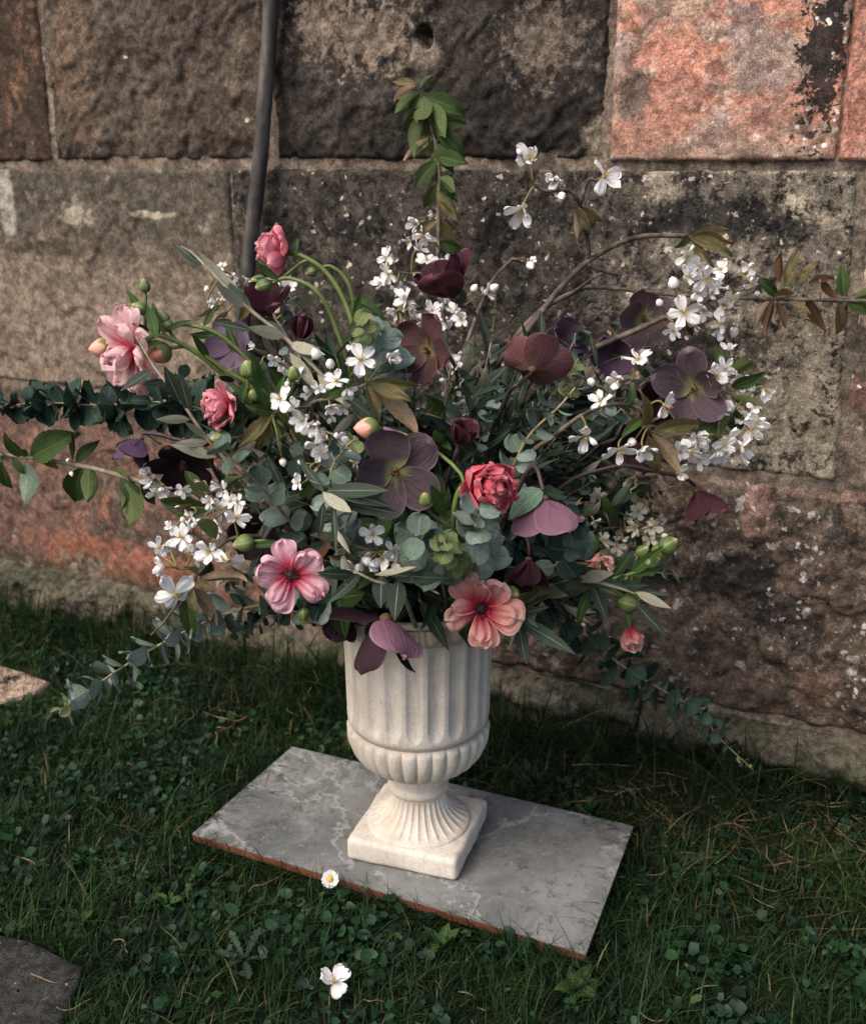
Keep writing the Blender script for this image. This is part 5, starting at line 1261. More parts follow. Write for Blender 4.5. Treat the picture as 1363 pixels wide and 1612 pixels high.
ranunculus('small ruffled pink ranunculus right of the pale bloom at left', (348, 640), 1.24, 72, (-0.75, 0.6, 0.1), 'double', M_RROSE,
  buds=[(388, 582, 1.26, 30, (0, 0.3, 1), M_BUDG), (400, 622, 1.25, 24, (-0.3, 0.5, 0.6), M_BUDG), (348, 690, 1.23, 34, (-0.8, 0.4, 0.1), M_BUDG), (462, 588, 1.24, 28, (0, 0.4, 1), M_BUDG)],
  leaves=[((380, 640), (384, 580), 1.26, 1.26, None), ((390, 650), (355, 620), 1.25, 1.22, M_BROAD), ((395, 660), (420, 590), 1.26, 1.26, None), ((360, 655), (332, 668), 1.22, 1.21, None)])
ranunculus('open pink ranunculus with a dark centre at lower left', (459, 903), 1.15, 106, (-0.1, 1, 0.05), 'open', M_RPINK, spin=0.3,
  buds=[(384, 855, 1.2, 36, (-0.9, 0.3, -0.1), M_BUDG), (478, 968, 1.22, 26, (0, 0.4, -1), M_BUDG)],
  leaves=[((500, 900), (470, 930), 1.17, 1.14, None), ((400, 860), (440, 850), 1.2, 1.18, None)])
ranunculus('coral-pink double ranunculus right of the centre', (771, 762), 1.13, 92, (0.25, 0.85, 0.1), 'double', M_RDEEP, path=[(740, 900, 1.22), (715, 830, 1.16), (722, 775, 1.145), (742, 765, 1.14)],
  buds=[(670, 786, 1.15, 30, (-0.1, 0.5, 0.9), M_BUDG), (578, 674, 1.19, 44, (-1, 0.2, 0.05), M_BUDP)],
  leaves=[((700, 815), (676, 745), 1.15, 1.13, None), ((700, 820), (690, 770), 1.15, 1.14, None), ((712, 800), (742, 745), 1.15, 1.14, None), ((700, 700), (668, 655), 1.2, 1.18, None), ((690, 690), (725, 715), 1.2, 1.18, None), ((720, 830), (760, 830), 1.15, 1.13, M_BROAD)])
ranunculus('open coral ranunculus with a dark centre resting on the urn rim', (757, 957), 1.17, 108, (0.05, 0.95, 0.12), 'open', M_RCORAL, spin=0.6,
  buds=[(806, 935, 1.19, 34, (0.4, 0.8, 0.2), M_BUDG), (828, 1002, 1.22, 34, (0.5, 0.4, -0.8), M_BUDP)], leaves=[((735, 980), (728, 1010), 1.19, 1.18, M_BROAD), ((765, 985), (760, 1020), 1.19, 1.18, M_BROAD)])
ranunculus('small coral ranunculus hanging its head at lower right', (992, 990), 1.26, 64, (0.15, 0.35, -0.9), 'cup', M_RCORAL, path=[(840, 930, 1.30), (905, 925, 1.27), (960, 925, 1.25), (990, 955, 1.255)],
  buds=[(990, 950, 1.25, 40, (0.9, 0.3, -0.2), M_BUDG), (1040, 868, 1.27, 36, (0.7, 0.3, 0.8), M_BUDG), (1026, 884, 1.26, 30, (0.8, 0.3, 0.5), M_BUDG), (1012, 868, 1.28, 28, (0.4, 0.5, 0.7), M_BUDG), (910, 912, 1.26, 34, (-0.2, 0.6, 0.7), M_BUDG)],
  leaves=[((960, 925), (1000, 900), 1.25, 1.24, None), ((930, 925), (905, 975), 1.26, 1.22, None), ((990, 905), (1050, 858), 1.26, 1.26, None), ((965, 925), (945, 890), 1.25, 1.23, None), ((985, 960), (992, 990), 1.25, 1.23, None), ((985, 930), (1020, 945), 1.25, 1.23, None), ((950, 920), (1010, 925), 1.26, 1.22, M_BROAD)])
ranunculus('half-hidden coral ranunculus behind green stems at right', (938, 892), 1.30, 76, (0.3, 0.9, 0.2), 'cup', M_RCORAL)

bud_stem('pinkish ranunculus bud on a bowed green stem just right of the pale bloom', [(430, 660, 1.36), (350, 580, 1.35), (300, 548, 1.35)], (252, 556, 1.35, (-0.8, 0.3, -0.4)), M_BUDP, [((330, 565), (300, 520), 1.35, 1.34, None), ((370, 600), (330, 585), 1.35, 1.33, M_BROAD)], 42)
bud_stem('green ranunculus bud on a flat-arching stem at upper left', [(470, 690, 1.38), (410, 590, 1.36), (350, 530, 1.36), (300, 512, 1.36)], (262, 512, 1.36, (-0.9, 0.2, 0.1)), None, [((340, 525), (290, 540), 1.36, 1.34, None), ((380, 560), (340, 500), 1.36, 1.36, None), ((320, 515), (345, 480), 1.36, 1.37, None)], 26)
bud_stem('small ranunculus bud on a thin hooked stem right of the upper pink bloom', [(585, 640, 1.40), (562, 520, 1.42), (550, 450, 1.43), (522, 420, 1.43)], (490, 428, 1.43, (-0.9, 0.2, -0.3)), None, [((556, 500), (600, 470), 1.42, 1.41, None)], 20)
bud_stem('ranunculus bud on a low bowed stem under the upper pink bloom', [(560, 640, 1.38), (530, 520, 1.38), (500, 460, 1.38), (455, 438, 1.39)], (415, 450, 1.39, (-0.9, 0.3, -0.2)), None, [((440, 442), (404, 412), 1.39, 1.39, None), ((430, 446), (400, 436), 1.39, 1.38, None)], 28)
bud_stem('fat green ranunculus bud left of the centre among olive leaves', [(520, 760, 1.30), (450, 660, 1.25), (420, 620, 1.23)], (392, 580, 1.22, (-0.2, 0.4, 0.9)), None, [((420, 640), (385, 545), 1.23, 1.22, None), ((430, 660), (440, 590), 1.23, 1.22, None), ((425, 640), (380, 650), 1.23, 1.2, None)], 32)
bud_stem('green ranunculus bud on a short stem above the lower right olive leaves', [(880, 930, 1.30), (950, 915, 1.27), (1000, 900, 1.26)], (1052, 858, 1.26, (0.7, 0.3, 0.7)), None, [((990, 905), (1045, 895), 1.26, 1.24, None), ((960, 915), (1000, 870), 1.27, 1.26, None), ((930, 920), (920, 870), 1.27, 1.25, None)], 36)
# ---- olive
olive_branch('long olive branch pointing up left with dark and silvery leaves',
  [(640, 800, 1.36), (590, 690, 1.28), (520, 605, 1.27), (452, 535, 1.28), (385, 480, 1.29), (330, 425, 1.30), (305, 400, 1.31), (285, 388, 1.31)],
  [((318, 418), (266, 378), 1.31, 1.32), ((382, 468), (310, 398), 1.30, 1.31, True, 0.7), ((388, 480), (335, 425), 1.29, 1.30), ((386, 484), (336, 444), 1.29, 1.27, True, 1.2), ((450, 530), (392, 515), 1.28, 1.25, True, 1.3), ((395, 480), (360, 450), 1.29, 1.31),
   ((455, 540), (510, 557), 1.28, 1.25, True, 1.2), ((395, 520), (336, 505), 1.28, 1.27), ((456, 555), (500, 615), 1.28, 1.25, True), ((500, 590), (545, 640), 1.27, 1.24, True, 1.1), ((520, 605), (470, 650), 1.27, 1.24), ((540, 620), (590, 660), 1.27, 1.25), ((560, 650), (520, 690), 1.28, 1.25, True), ((575, 670), (625, 720), 1.28, 1.26), ((448, 530), (420, 500), 1.28, 1.30), ((600, 700), (560, 750), 1.3, 1.27)], skip=2)
olive_branch('olive branch leaning left across the pale ranunculus stems',
  [(480, 860, 1.32), (400, 770, 1.27), (330, 695, 1.25), (285, 630, 1.25), (245, 580, 1.26), (215, 530, 1.27)],
  [((240, 583), (190, 612), 1.26, 1.23, False, 1.3), ((262, 600), (222, 606), 1.26, 1.24, False, 1.2), ((285, 635), (258, 580), 1.25, 1.23, False, 1.3), ((300, 650), (280, 590), 1.25, 1.23, False, 1.2), ((300, 660), (250, 660), 1.25, 1.22, True, 1.1), ((330, 695), (272, 700), 1.25, 1.22, True), ((322, 690), (290, 655), 1.25, 1.23, True), ((340, 720), (270, 698), 1.24, 1.22, True, 1.0),
   ((362, 730), (410, 690), 1.26, 1.24, True), ((390, 760), (440, 720), 1.27, 1.24), ((400, 770), (360, 800), 1.27, 1.24), ((420, 790), (480, 775), 1.28, 1.24), ((440, 810), (400, 850), 1.29, 1.25, True), ((350, 710), (385, 655), 1.25, 1.23), ((245, 580), (210, 528), 1.26, 1.27, False, 0.35)], skip=2)
olive_branch('olive tip with a fan of dark leaves left of the large slate hellebore',
  [(560, 930, 1.24), (540, 850, 1.17), (512, 775, 1.13)],
  [((515, 772), (622, 772), 1.13, 1.10, False, 0.9), ((520, 770), (608, 790), 1.13, 1.09, False, 1.0), ((540, 790), (620, 810), 1.13, 1.09, False, 1.0), ((508, 775), (556, 812), 1.13, 1.10, True, 1.3), ((524, 780), (528, 880), 1.13, 1.09, False, 0.45), ((525, 830), (550, 870), 1.15, 1.11, True, 0.6), ((510, 790), (500, 850), 1.14, 1.13), ((535, 850), (480, 830), 1.17, 1.14, True), ((540, 870), (545, 920), 1.18, 1.14, True, 0.8), ((510, 775), (470, 720), 1.13, 1.15)], skip=2)
olive_branch('olive sprig lying over the urn rim above the near-black hellebore',
  [(650, 975, 1.24), (630, 930, 1.17), (590, 915, 1.15), (560, 900, 1.15)],
  [((612, 905), (700, 912), 1.15, 1.11, False, 0.9), ((590, 905), (654, 892), 1.15, 1.11, True, 0.5), ((628, 912), (618, 972), 1.15, 1.11, False, 1.9), ((600, 905), (600, 955), 1.16, 1.13, False, 2.2), ((660, 918), (690, 935), 1.15, 1.12, True, 0.4), ((570, 900), (520, 950), 1.16, 1.12), ((560, 905), (505, 905), 1.16, 1.12)], skip=2)
olive_branch('olive sprig spilling over the right side of the urn rim',
  [(770, 960, 1.28), (800, 955, 1.21), (830, 985, 1.19), (845, 1010, 1.19)],
  [((815, 975), (905, 1026), 1.19, 1.15, False, 1.0), ((815, 978), (828, 1046), 1.19, 1.16, False, 1.3), ((808, 970), (862, 955), 1.2, 1.18, False, 0.9), ((812, 985), (806, 1014), 1.19, 1.16, True, 0.7), ((800, 950), (850, 990), 1.2, 1.15), ((845, 1010), (880, 1000), 1.19, 1.17)], skip=2)
olive_branch('olive sprig at lower right with one pale upturned leaf beside the hanging coral bloom',
  [(860, 930, 1.30), (920, 915, 1.24), (970, 925, 1.22), (1000, 935, 1.22)],
  [((1000, 932), (1056, 958), 1.22, 1.2, True, 1.1), ((995, 930), (1050, 935), 1.23, 1.24, False, 0.8), ((1000, 950), (1046, 1000), 1.23, 1.2, False, 1.3), ((910, 905), (985, 925), 1.25, 1.21), ((930, 915), (960, 985), 1.24, 1.2), ((915, 910), (958, 903), 1.24, 1.2, True, 1.3), ((870, 920), (935, 900), 1.27, 1.22, False, 1.7)], skip=2)

# ---- eucalyptus
eucalyptus('dark eucalyptus branch with stacked round leaves pointing straight left',
  [(430, 730, 1.42), (340, 655, 1.44), (260, 634, 1.46), (160, 638, 1.47), (60, 634, 1.48), (-10, 645, 1.48), (-40, 650, 1.48)], 62, 22, 19, M_EUCD, start=0.42, lean=0.2, young=0, face=1.3, whorl=3)
eucalyptus('silvery eucalyptus branch trailing down to the grass at lower left',
  [(540, 940, 1.26), (460, 945, 1.24), (370, 962, 1.23), (280, 1000, 1.22), (210, 1040, 1.21), (150, 1080, 1.2), (95, 1125, 1.2)], 48, 34, 22, mats=[M_EUC, M_EUCS, M_EUCS, M_EUC], start=0.30, lean=0.6, face=0.5)
eucalyptus('thin eucalyptus tip with small narrow leaves hanging below the open pink ranunculus',
  [(560, 950, 1.27), (480, 960, 1.25), (420, 972, 1.24), (370, 1000, 1.24)], 44, 14, 24, M_EUCD, start=0.35, lean=0.7, young=0)
eucalyptus('dark eucalyptus branch trailing down right towards the plinth',
  [(800, 950, 1.36), (900, 985, 1.38), (975, 1045, 1.39), (1040, 1085, 1.40), (1100, 1120, 1.41), (1130, 1160, 1.41), (1185, 1212, 1.42)], 56, 14, 28, M_EUCD, start=0.26, lean=0.5, face=0.4)
eucalyptus('grey-blue eucalyptus with overlapping round leaves behind the centre top blossoms',
  [(600, 700, 1.34), (610, 590, 1.28), (590, 530, 1.22), (562, 512, 1.18)], 46, 34, 24, mats=[M_EUC, M_EUCS, M_EUC], start=0.55, lean=0.4, face=0.8)
eucalyptus('round-leaved eucalyptus tip facing out in the centre below the large slate hellebore',
  [(700, 960, 1.30), (690, 900, 1.20), (668, 858, 1.12), (655, 842, 1.08)], 56, 44, 40, mats=[M_EUC, M_EUCD, M_EUC], start=0.68, lean=0.3, face=0.7, young=0)
eucalyptus('small lime-green eucalyptus tip right of the round-leaved one in the centre',
  [(720, 940, 1.26), (715, 890, 1.16), (700, 855, 1.08)], 34, 26, 24, M_EUCY, start=0.75, lean=0.3, face=0.8)
eucalyptus('mottled eucalyptus tip at the foot of the coral double ranunculus',
  [(760, 930, 1.26), (750, 850, 1.17), (752, 800, 1.11)], 46, 34, 30, mats=[M_EUC, M_EUCS], start=0.65, lean=0.4, face=0.6, young=0)
eucalyptus('eucalyptus sprig with wide grey-green leaves right of the centre above the mauve hellebore',
  [(780, 860, 1.32), (800, 760, 1.26), (830, 690, 1.23), (880, 640, 1.22), (905, 610, 1.23)], 46, 24, 36, mats=[M_EUC, M_EUC, M_EUCS], start=0.4, lean=0.5, face=0.4)
eucalyptus('eucalyptus rosette right of the mauve hanging hellebore',
  [(830, 930, 1.30), (890, 870, 1.22), (905, 820, 1.15)], 42, 32, 30, mats=[M_EUC, M_EUCD, M_EUC], start=0.65, lean=0.4, face=0.7, young=0)
eucalyptus('silver eucalyptus sprig at the left below the small ruffled ranunculus',
  [(500, 880, 1.30), (440, 800, 1.22), (390, 745, 1.18), (345, 705, 1.17)], 42, 32, 44, mats=[M_EUCS, M_EUC], start=0.5, lean=0.5, face=0.6, young=0)
eucalyptus('pale silver eucalyptus with small leaves left of the large slate hellebore',
  [(570, 900, 1.26), (530, 820, 1.18), (520, 750, 1.15), (540, 710, 1.14), (560, 690, 1.13)], 46, 30, 28, mats=[M_EUCS, M_EUCS, M_EUC], start=0.45, lean=0.5, face=0.6)
eucalyptus('slender eucalyptus shoot with tiny leaves beside the black stem at the top',
  [(730, 700, 1.40), (765, 600, 1.46), (775, 520, 1.48), (780, 470, 1.48)], 34, 12, 22, mats=[M_EUCS, M_EUC], start=0.4, lean=0.6)
eucalyptus('eucalyptus tuft with yellowish tip right of the brown-pink hellebore',
  [(800, 760, 1.38), (860, 650, 1.36), (895, 590, 1.35), (910, 565, 1.34)], 36, 26, 20, mats=[M_EUCS, M_EUCY, M_EUC], start=0.6, lean=0.5)
eucalyptus('fine eucalyptus twig with tiny leaves among the cream blossoms at right',
  [(830, 880, 1.38), (920, 830, 1.40), (990, 790, 1.42), (1060, 765, 1.43)], 34, 10, 24, mats=[M_EUC, M_EUCD], start=0.35, lean=0.6)
eucalyptus('dark eucalyptus branch behind the black stem in the gap above the centre',
  [(740, 760, 1.44), (750, 660, 1.46), (752, 580, 1.47)], 46, 34, 18, M_EUCD, start=0.4, lean=0.3, young=0)

# ---- greenery packed between the flowers
g = 'shaded greenery inside the bouquet'
rg = random.Random(21)
k = 0
for ring_, (el, n_, Ls) in enumerate(((14, 15, 0.20), (32, 15, 0.25), (52, 13, 0.29), (72, 9, 0.31))):
    for i in range(n_):
        a = 2*math.pi*(i+0.5*(ring_ % 2))/n_+rg.uniform(-0.15, 0.15)
        L_ = Ls*rg.uniform(0.8, 1.15)*(0.78+0.30*abs(math.cos(a)))
        e_ = R(el+rg.uniform(-8, 8))
        d = Vector((math.cos(a)*math.cos(e_), math.sin(a)*math.cos(e_)*0.92, math.sin(e_)))
        base = MOUTH+Vector((math.cos(a)*0.05, math.sin(a)*0.05, 0))
        tip = MOUTH+Vector((0, 0, 0.07))+d*L_
        mid = MOUTH+Vector((0, 0, 0.09))+d*L_*0.45
        pts = spline([base, mid, tip], 10)
        kind = (0, 1, 3, 2, 1)[k % 5]; k += 1
        side_ = ('right', 'back right', 'back', 'back left', 'left', 'front left', 'front', 'front right')[int((a/(2*math.pi)*8+0.5)) % 8]
        where_ = ('just above the rim, %s', 'low in the bouquet, %s', 'halfway up the bouquet, %s', 'near the top of the bouquet, %s')[ring_] % side_
        if kind == 0:
            root = thing('foliage_sprig', 'shaded dark green leafy sprig '+where_, 'foliage', tuple(base), g)
            tube_part('stem', pts, 0.0028, 0.0014, M_STEMG, root, 6)
            for j in range(6, len(pts), 2):
                dd = (pts[min(j+1, len(pts)-1)]-pts[j-1]).normalized(); fr = frame(dd, spin=rg.uniform(0, 6.28)).to_3x3()
                for w in (0, 2.1, 4.2):
                    o = fr @ Vector((math.cos(w), math.sin(w), 0)); y = jit(o+dd*0.6, 0.2)
                    put_leaf(root, 'broad', pts[j], pts[j]+y*rg.uniform(0.04, 0.065), dd*0.6-o*0.5+Vector((0, -0.3, 0.4)), rg.choice((M_BROAD, M_BROAD, M_RANL)))
        elif kind == 3:
            root = thing('foliage_sprig', 'shaded tuft of strap-shaped green leaves '+where_, 'foliage', tuple(base), g)
            tube_part('stem', pts, 0.0028, 0.0014, M_STEMG, root, 6)
            for j in range(6, len(pts), 3):
                dd = (pts[min(j+1, len(pts)-1)]-pts[j-1]).normalized(); fr = frame(dd, spin=rg.uniform(0, 6.28)).to_3x3()
                for w in (0, 2.1, 4.2):
                    o = fr @ Vector((math.cos(w), math.sin(w), 0)); y = jit(o*0.6+dd*0.9, 0.2)
                    put_leaf(root, 'ran', pts[j], pts[j]+y*rg.uniform(0.07, 0.12), dd*0.4-o*0.6+Vector((0, -0.3, 0.4)), rg.choice((M_BROAD, M_BROAD, M_RANL)), 0.8)
        elif kind == 1:
            root = thing('foliage_sprig', 'shaded olive sprig with narrow leaves '+where_, 'foliage', tuple(base), g)
            tube_part('stem', pts, 0.0026, 0.0012, M_BARKG, root, 6)
            for j in range(5, len(pts), 2):
                dd = (pts[min(j+1, len(pts)-1)]-pts[j-1]).normalized(); fr = frame(dd, spin=j*1.57*0.5).to_3x3()
                for w in (0, 3.14):
                    o = fr @ Vector((math.cos(w), math.sin(w), 0)); y = jit(o*0.8+dd*0.7, 0.2)
                    put_leaf(root, 'olive', pts[j], pts[j]+y*rg.uniform(0.06, 0.09), dd*0.5-o*0.6+Vector((0, -0.2, 0.4)))
        else:
            root = thing('foliage_sprig', 'shaded round-leaved sprig '+where_, 'foliage', tuple(base), g)
            tube_part('stem', pts, 0.0026, 0.0012, M_STEME, root, 6)
            for j in range(5, len(pts), 2):
                dd = (pts[min(j+1, len(pts)-1)]-pts[j-1]).normalized(); fr = frame(dd, spin=j*0.785).to_3x3()
                for w in (0, 3.14):
                    o = fr @ Vector((math.cos(w), math.sin(w), 0)); y = jit(o+dd*0.25, 0.2)
                    put_leaf(root, 'disc', pts[j], pts[j]+y*rg.uniform(0.024, 0.040), dd-o*0.2, rg.choice((M_EUC, M_EUCD, M_EUCD)))

# ---- thin outer sprigs that blur the outline
rg = random.Random(77)
wisps = [(1, 300, 600), (0, 420, 560), (1, 330, 700), (0, 300, 770), (1, 420, 720), (0, 450, 790), (1, 400, 880), (0, 440, 640), (1, 500, 560), (0, 545, 800), (1, 480, 940), (0, 560, 640), (1, 640, 640), (0, 700, 560),
         (1, 760, 640), (0, 820, 620), (1, 790, 690), (0, 870, 700), (1, 930, 760), (0, 900, 890), (1, 960, 830), (0, 990, 880), (1, 890, 960), (0, 940, 960), (1, 1010, 800), (0, 840, 900), (1, 720, 900), (0, 650, 890),
         (1, 790, 860), (0, 700, 960), (1, 590, 960), (0, 940, 690), (1, 880, 780), (0, 990, 740), (1, 1050, 900), (0, 1000, 950), (1, 350, 930), (0, 360, 560), (1, 450, 480), (0, 610, 560), (1, 1000, 640), (0, 930, 580), (1, 820, 560), (0, 860, 520), (1, 900, 520), (1, 950, 600), (0, 985, 600), (1, 1040, 570), (1, 1000, 690), (0, 1060, 660), (1, 960, 650), (0, 760, 545), (1, 840, 720), (1, 800, 760), (1, 660, 800), (1, 580, 820), (1, 740, 820), (1, 500, 680), (1, 440, 560), (0, 480, 860), (1, 880, 850), (1, 940, 900), (1, 620, 650)]
names_ = ('olive', 'eucalyptus')
used_ = set()
LAND = [(437, 397, 'upper pink ranunculus'), (207, 552, 'pale pink ranunculus'), (348, 640, 'small ruffled ranunculus'), (459, 903, 'open pink ranunculus'), (771, 762, 'coral-pink double ranunculus'), (757, 957, 'open coral ranunculus'),
        (992, 990, 'hanging coral ranunculus'), (676, 552, 'upright brown hellebore'), (838, 582, 'brown-pink hellebore'), (622, 742, 'large slate hellebore'), (856, 800, 'mauve hanging hellebore'), (1012, 502, 'faded purple hellebore'),
        (1096, 772, 'plum hellebore at far right'), (606, 972, 'hellebore on the rim'), (424, 498, 'upward maroon hellebore'), (288, 728, 'round-sepalled black hellebore'), (1092, 612, 'long-sepalled hellebore'), (532, 600, 'pinkish-bronze cherry leaves'), (960, 830, 'cream blossoms'), (410, 800, 'silver eucalyptus at left'), (945, 640, 'hanging white blossoms')]
for kind, wx, wy in wisps:
    Yt = 1.27+0.10*rg.random()+0.08*abs(wx-660)/400+(0.06 if wy < 640 else 0)
    tip = P(wx+rg.uniform(-15, 15), wy+rg.uniform(-15, 15), Yt); base = mouth_pt(tip)
    mid = base+(tip-base)*0.5+Vector((0, 0, 0.05))
    pts = spline([base, mid, tip], 12)
    lm = min(LAND, key=lambda q: (q[0]-wx)**2+(q[1]-wy)**2); ddx, ddy = wx-lm[0], wy-lm[1]
    rel = ('right of' if ddx > 0 else 'left of') if abs(ddx) > abs(ddy) else ('below' if ddy > 0 else 'above')
    lab_ = 'thin %s sprig with small leaves just %s the %s' % (names_[kind], rel, lm[2])
    if lab_ in used_: lab_ = 'thin %s sprig, farther out, %s the %s' % (names_[kind], rel, lm[2])
    if lab_ in used_: lab_ = 'outermost thin %s sprig %s the %s' % (names_[kind], rel, lm[2])
    used_.add(lab_)
    root = thing('foliage_sprig', lab_, 'foliage', tuple(base), 'thin sprigs between the flowers')
    tube_part('stem', pts, 0.002, 0.0009, M_BARKG if kind == 0 else M_STEME, root, 5)
    n0 = len(pts)//2
    for j in range(n0, len(pts), 1 if kind else 2):
        dd = (pts[min(j+1, len(pts)-1)]-pts[j-1]).normalized(); fr = frame(dd, spin=j*1.2).to_3x3(); tt = (j-n0)/(len(pts)-n0)
        for w in (0, 3.14):
            o = fr @ Vector((math.cos(w), math.sin(w), 0))
            if kind == 0:
                y = jit(o*0.75+dd*0.8, 0.25); put_leaf(root, 'olive', pts[j], pts[j]+y*rg.uniform(0.045, 0.075)*(1-0.3*tt), dd*0.5-o*0.5+Vector((0, -0.3, 0.4)), None, rg.uniform(0.7, 1.0))
            else:
                y = jit(o*0.9+dd*0.4, 0.3); put_leaf(root, 'disc', pts[j], pts[j]+y*rg.uniform(0.018, 0.030)*(1-0.3*tt), jit((dd+Vector((0, -0.7, 0.4))).normalized(), 0.4), rg.choice((M_EUC, M_EUCD, M_EUCS)))

rg = random.Random(123)
spots = [(390, 700), (440, 700), (470, 800), (430, 840), (520, 860), (540, 930), (600, 820), (650, 930), (690, 880), (740, 860), (790, 820), (830, 850), (880, 860), (860, 920), (910, 930), (700, 760), (760, 700), (800, 660), (850, 640), (900, 700), (560, 760), (480, 600), (520, 560), (640, 620), (740, 620), (950, 800), (600, 900), (460, 740), (380, 800), (960, 720)]
for wx, wy in spots:
    Yt = 1.30+0.05*rg.random()+0.05*abs(wx-660)/400
    tip = P(wx+rg.uniform(-15, 15), wy+rg.uniform(-15, 15), Yt); base = mouth_pt(tip)
    pts = spline([base, base+(tip-base)*0.5+Vector((0, 0, 0.05)), tip], 12)
    lm = min(LAND, key=lambda q: (q[0]-wx)**2+(q[1]-wy)**2); ddx, ddy = wx-lm[0], wy-lm[1]
    rel = ('right of' if ddx > 0 else 'left of') if abs(ddx) > abs(ddy) else ('below' if ddy > 0 else 'above')
    lab_ = 'shaded sprig of narrow dark leaves just %s the %s' % (rel, lm[2])
    if lab_ in used_: lab_ = 'second sprig of narrow dark leaves, farther %s the %s' % (rel, lm[2])
    used_.add(lab_)
    root = thing('foliage_sprig', lab_, 'foliage', tuple(base), 'narrow dark sprigs inside the bouquet')
    tube_part('stem', pts, 0.002, 0.001, M_STEMG, root, 5)
    n0 = len(pts)//3
    for j in range(n0, len(pts), 2):
        dd = (pts[min(j+1, len(pts)-1)]-pts[j-1]).normalized(); fr = frame(dd, spin=rg.uniform(0, 6)).to_3x3()
        for w in (0, 2.1, 4.2):
            o = fr @ Vector((math.cos(w), math.sin(w), 0)); y = jit(o*0.7+dd*0.8, 0.3)
            put_leaf(root, 'ran' if rg.random() < 0.6 else 'olive', pts[j], pts[j]+y*rg.uniform(0.04, 0.075), jit((dd*0.4-o*0.6+Vector((0, -0.4, 0.4))).normalized(), 0.3), rg.choice((M_BROAD, M_BROAD, M_OLIVE)), rg.uniform(0.6, 1.0))

# ================================================================== LAWN AND SMALL THINGS ON IT
def tone_mat(name, ramp, rough=0.55, trans=0.25, noise_=40):
    t = NT(name)
    a = t.nd('Attribute', attribute_name='tone')
    cr = t.nd('ValToRGB'); t.t.links.new(a.outputs['Fac'], cr.inputs[0])
    els = cr.color_ramp.elements
    while len(els) < len(ramp): els.new(0.5)
    for e_, (p_, c_) in zip(els, ramp): e_.position = p_; e_.color = c_
    col = cr.outputs[0]
    sh = t.bsdf(col, rough, 0.2)
    return t.done(t.thin(col, sh, trans))
M_GRASS = tone_mat('grass', [(0.0, lin(18, 34, 20)), (0.4, lin(32, 54, 27)), (0.7, lin(54, 76, 35)), (0.86, lin(82, 92, 46)), (0.93, lin(96, 86, 56)), (1.0, lin(136, 120, 86))])
M_COVER = tone_mat('ground_cover', [(0.0, lin(20, 40, 26)), (0.5, lin(30, 58, 36)), (0.85, lin(46, 76, 44)), (1.0, lin(72, 92, 52))], 0.5, 0.2)
M_DRY = tone_mat('dry_grass', [(0.0, lin(92, 74, 52)), (0.5, lin(136, 112, 80)), (1.0, lin(178, 154, 116))], 0.8, 0.1)
TI = Li
hx0 = max(abs(p.x) for p in lc); hy0 = max(abs(p.y) for p in lc)
def keep(x, y, pad=0.0):
    d = (x-WALL0.x)*WN.x+(y-WALL0.y)*WN.y
    ok = d > 0.048
    c_, s_ = math.cos(-rz), math.sin(-rz)
    lx = (x-ctr.x)*c_-(y-ctr.y)*s_; ly = (x-ctr.x)*s_+(y-ctr.y)*c_
    ok &= ~((np.abs(lx) < hx0-0.004+pad) & (np.abs(ly) < hy0-0.004+pad))
    return ok, d
PAVE = [G(-80, 1462), G(40, 1484), G(136, 1530), G(104, 1612), G(70, 1690), G(-80, 1680)]
def in_poly(x, y, poly):
    r = np.zeros(len(x), bool); n = len(poly); j = n-1
    for i in range(n):
        xi, yi, xj, yj = poly[i].x, poly[i].y, poly[j].x, poly[j].y
        c_ = ((yi > y) != (yj > y)) & (x < (xj-xi)*(y-yi)/(yj-yi+1e-12)+xi)
        r ^= c_; j = i
    return r
def blades(name, N, region, hfun, wfun, lean, tonefun, mat, seed, nseg=4):
    rg_ = np.random.default_rng(seed)
    x = rg_.uniform(region[0], region[1], N); y = rg_.uniform(region[2], region[3], N)
    ok, d = keep(x, y); ok &= ~in_poly(x, y, PAVE)
    p3 = np.stack([x, y, np.zeros(N)], -1)
    dens = fbm(p3*7+2, 3)
    ok &= rg_.random(N) < np.clip(0.75+1.6*dens, 0.30, 1)
    x, y, d, p3 = x[ok], y[ok], d[ok], p3[ok]; N = len(x)
    h = hfun(rg_, N, d, p3); w = wfun(rg_, N)
    ph = rg_.uniform(0, 2*math.pi, N)+1.2*fbm(p3*5, 2); ln = lean(rg_, N)
    dx, dy = np.cos(ph), np.sin(ph)
    z0 = ground_h(x, y)-0.003
    sx_, sy_ = -dy, dx
    tw = rg_.uniform(-0.8, 0.8, N)
    V = np.zeros((N, nseg*2, 3))
    for i in range(nseg):
        t_ = i/(nseg-1)
        up = h*t_*np.maximum(0.05, 1-0.42*ln*t_); out = h*ln*t_**1.8
        ww = w*(1-0.92*t_**1.7)*0.5
        a_ = tw*t_
        cx = sx_*np.cos(a_)+dx*np.sin(a_); cy = sy_*np.cos(a_)+dy*np.sin(a_)
        for j, sg in enumerate((-1, 1)):
            V[:, i*2+j, 0] = x+dx*out+sg*cx*ww; V[:, i*2+j, 1] = y+dy*out+sg*cy*ww; V[:, i*2+j, 2] = z0+up
    b = (np.arange(N)*nseg*2)[:, None]
    F = np.concatenate([b+np.array([2*i, 2*i+1, 2*i+3, 2*i+2]) for i in range(nseg-1)], 0)
    tone = np.repeat(tonefun(rg_, N, p3, d), nseg*2)
    me = fast_mesh(name, V.reshape(-1, 3), F, None, mat, attr=tone)
    return tag(new_obj(name, me), kind='stuff')
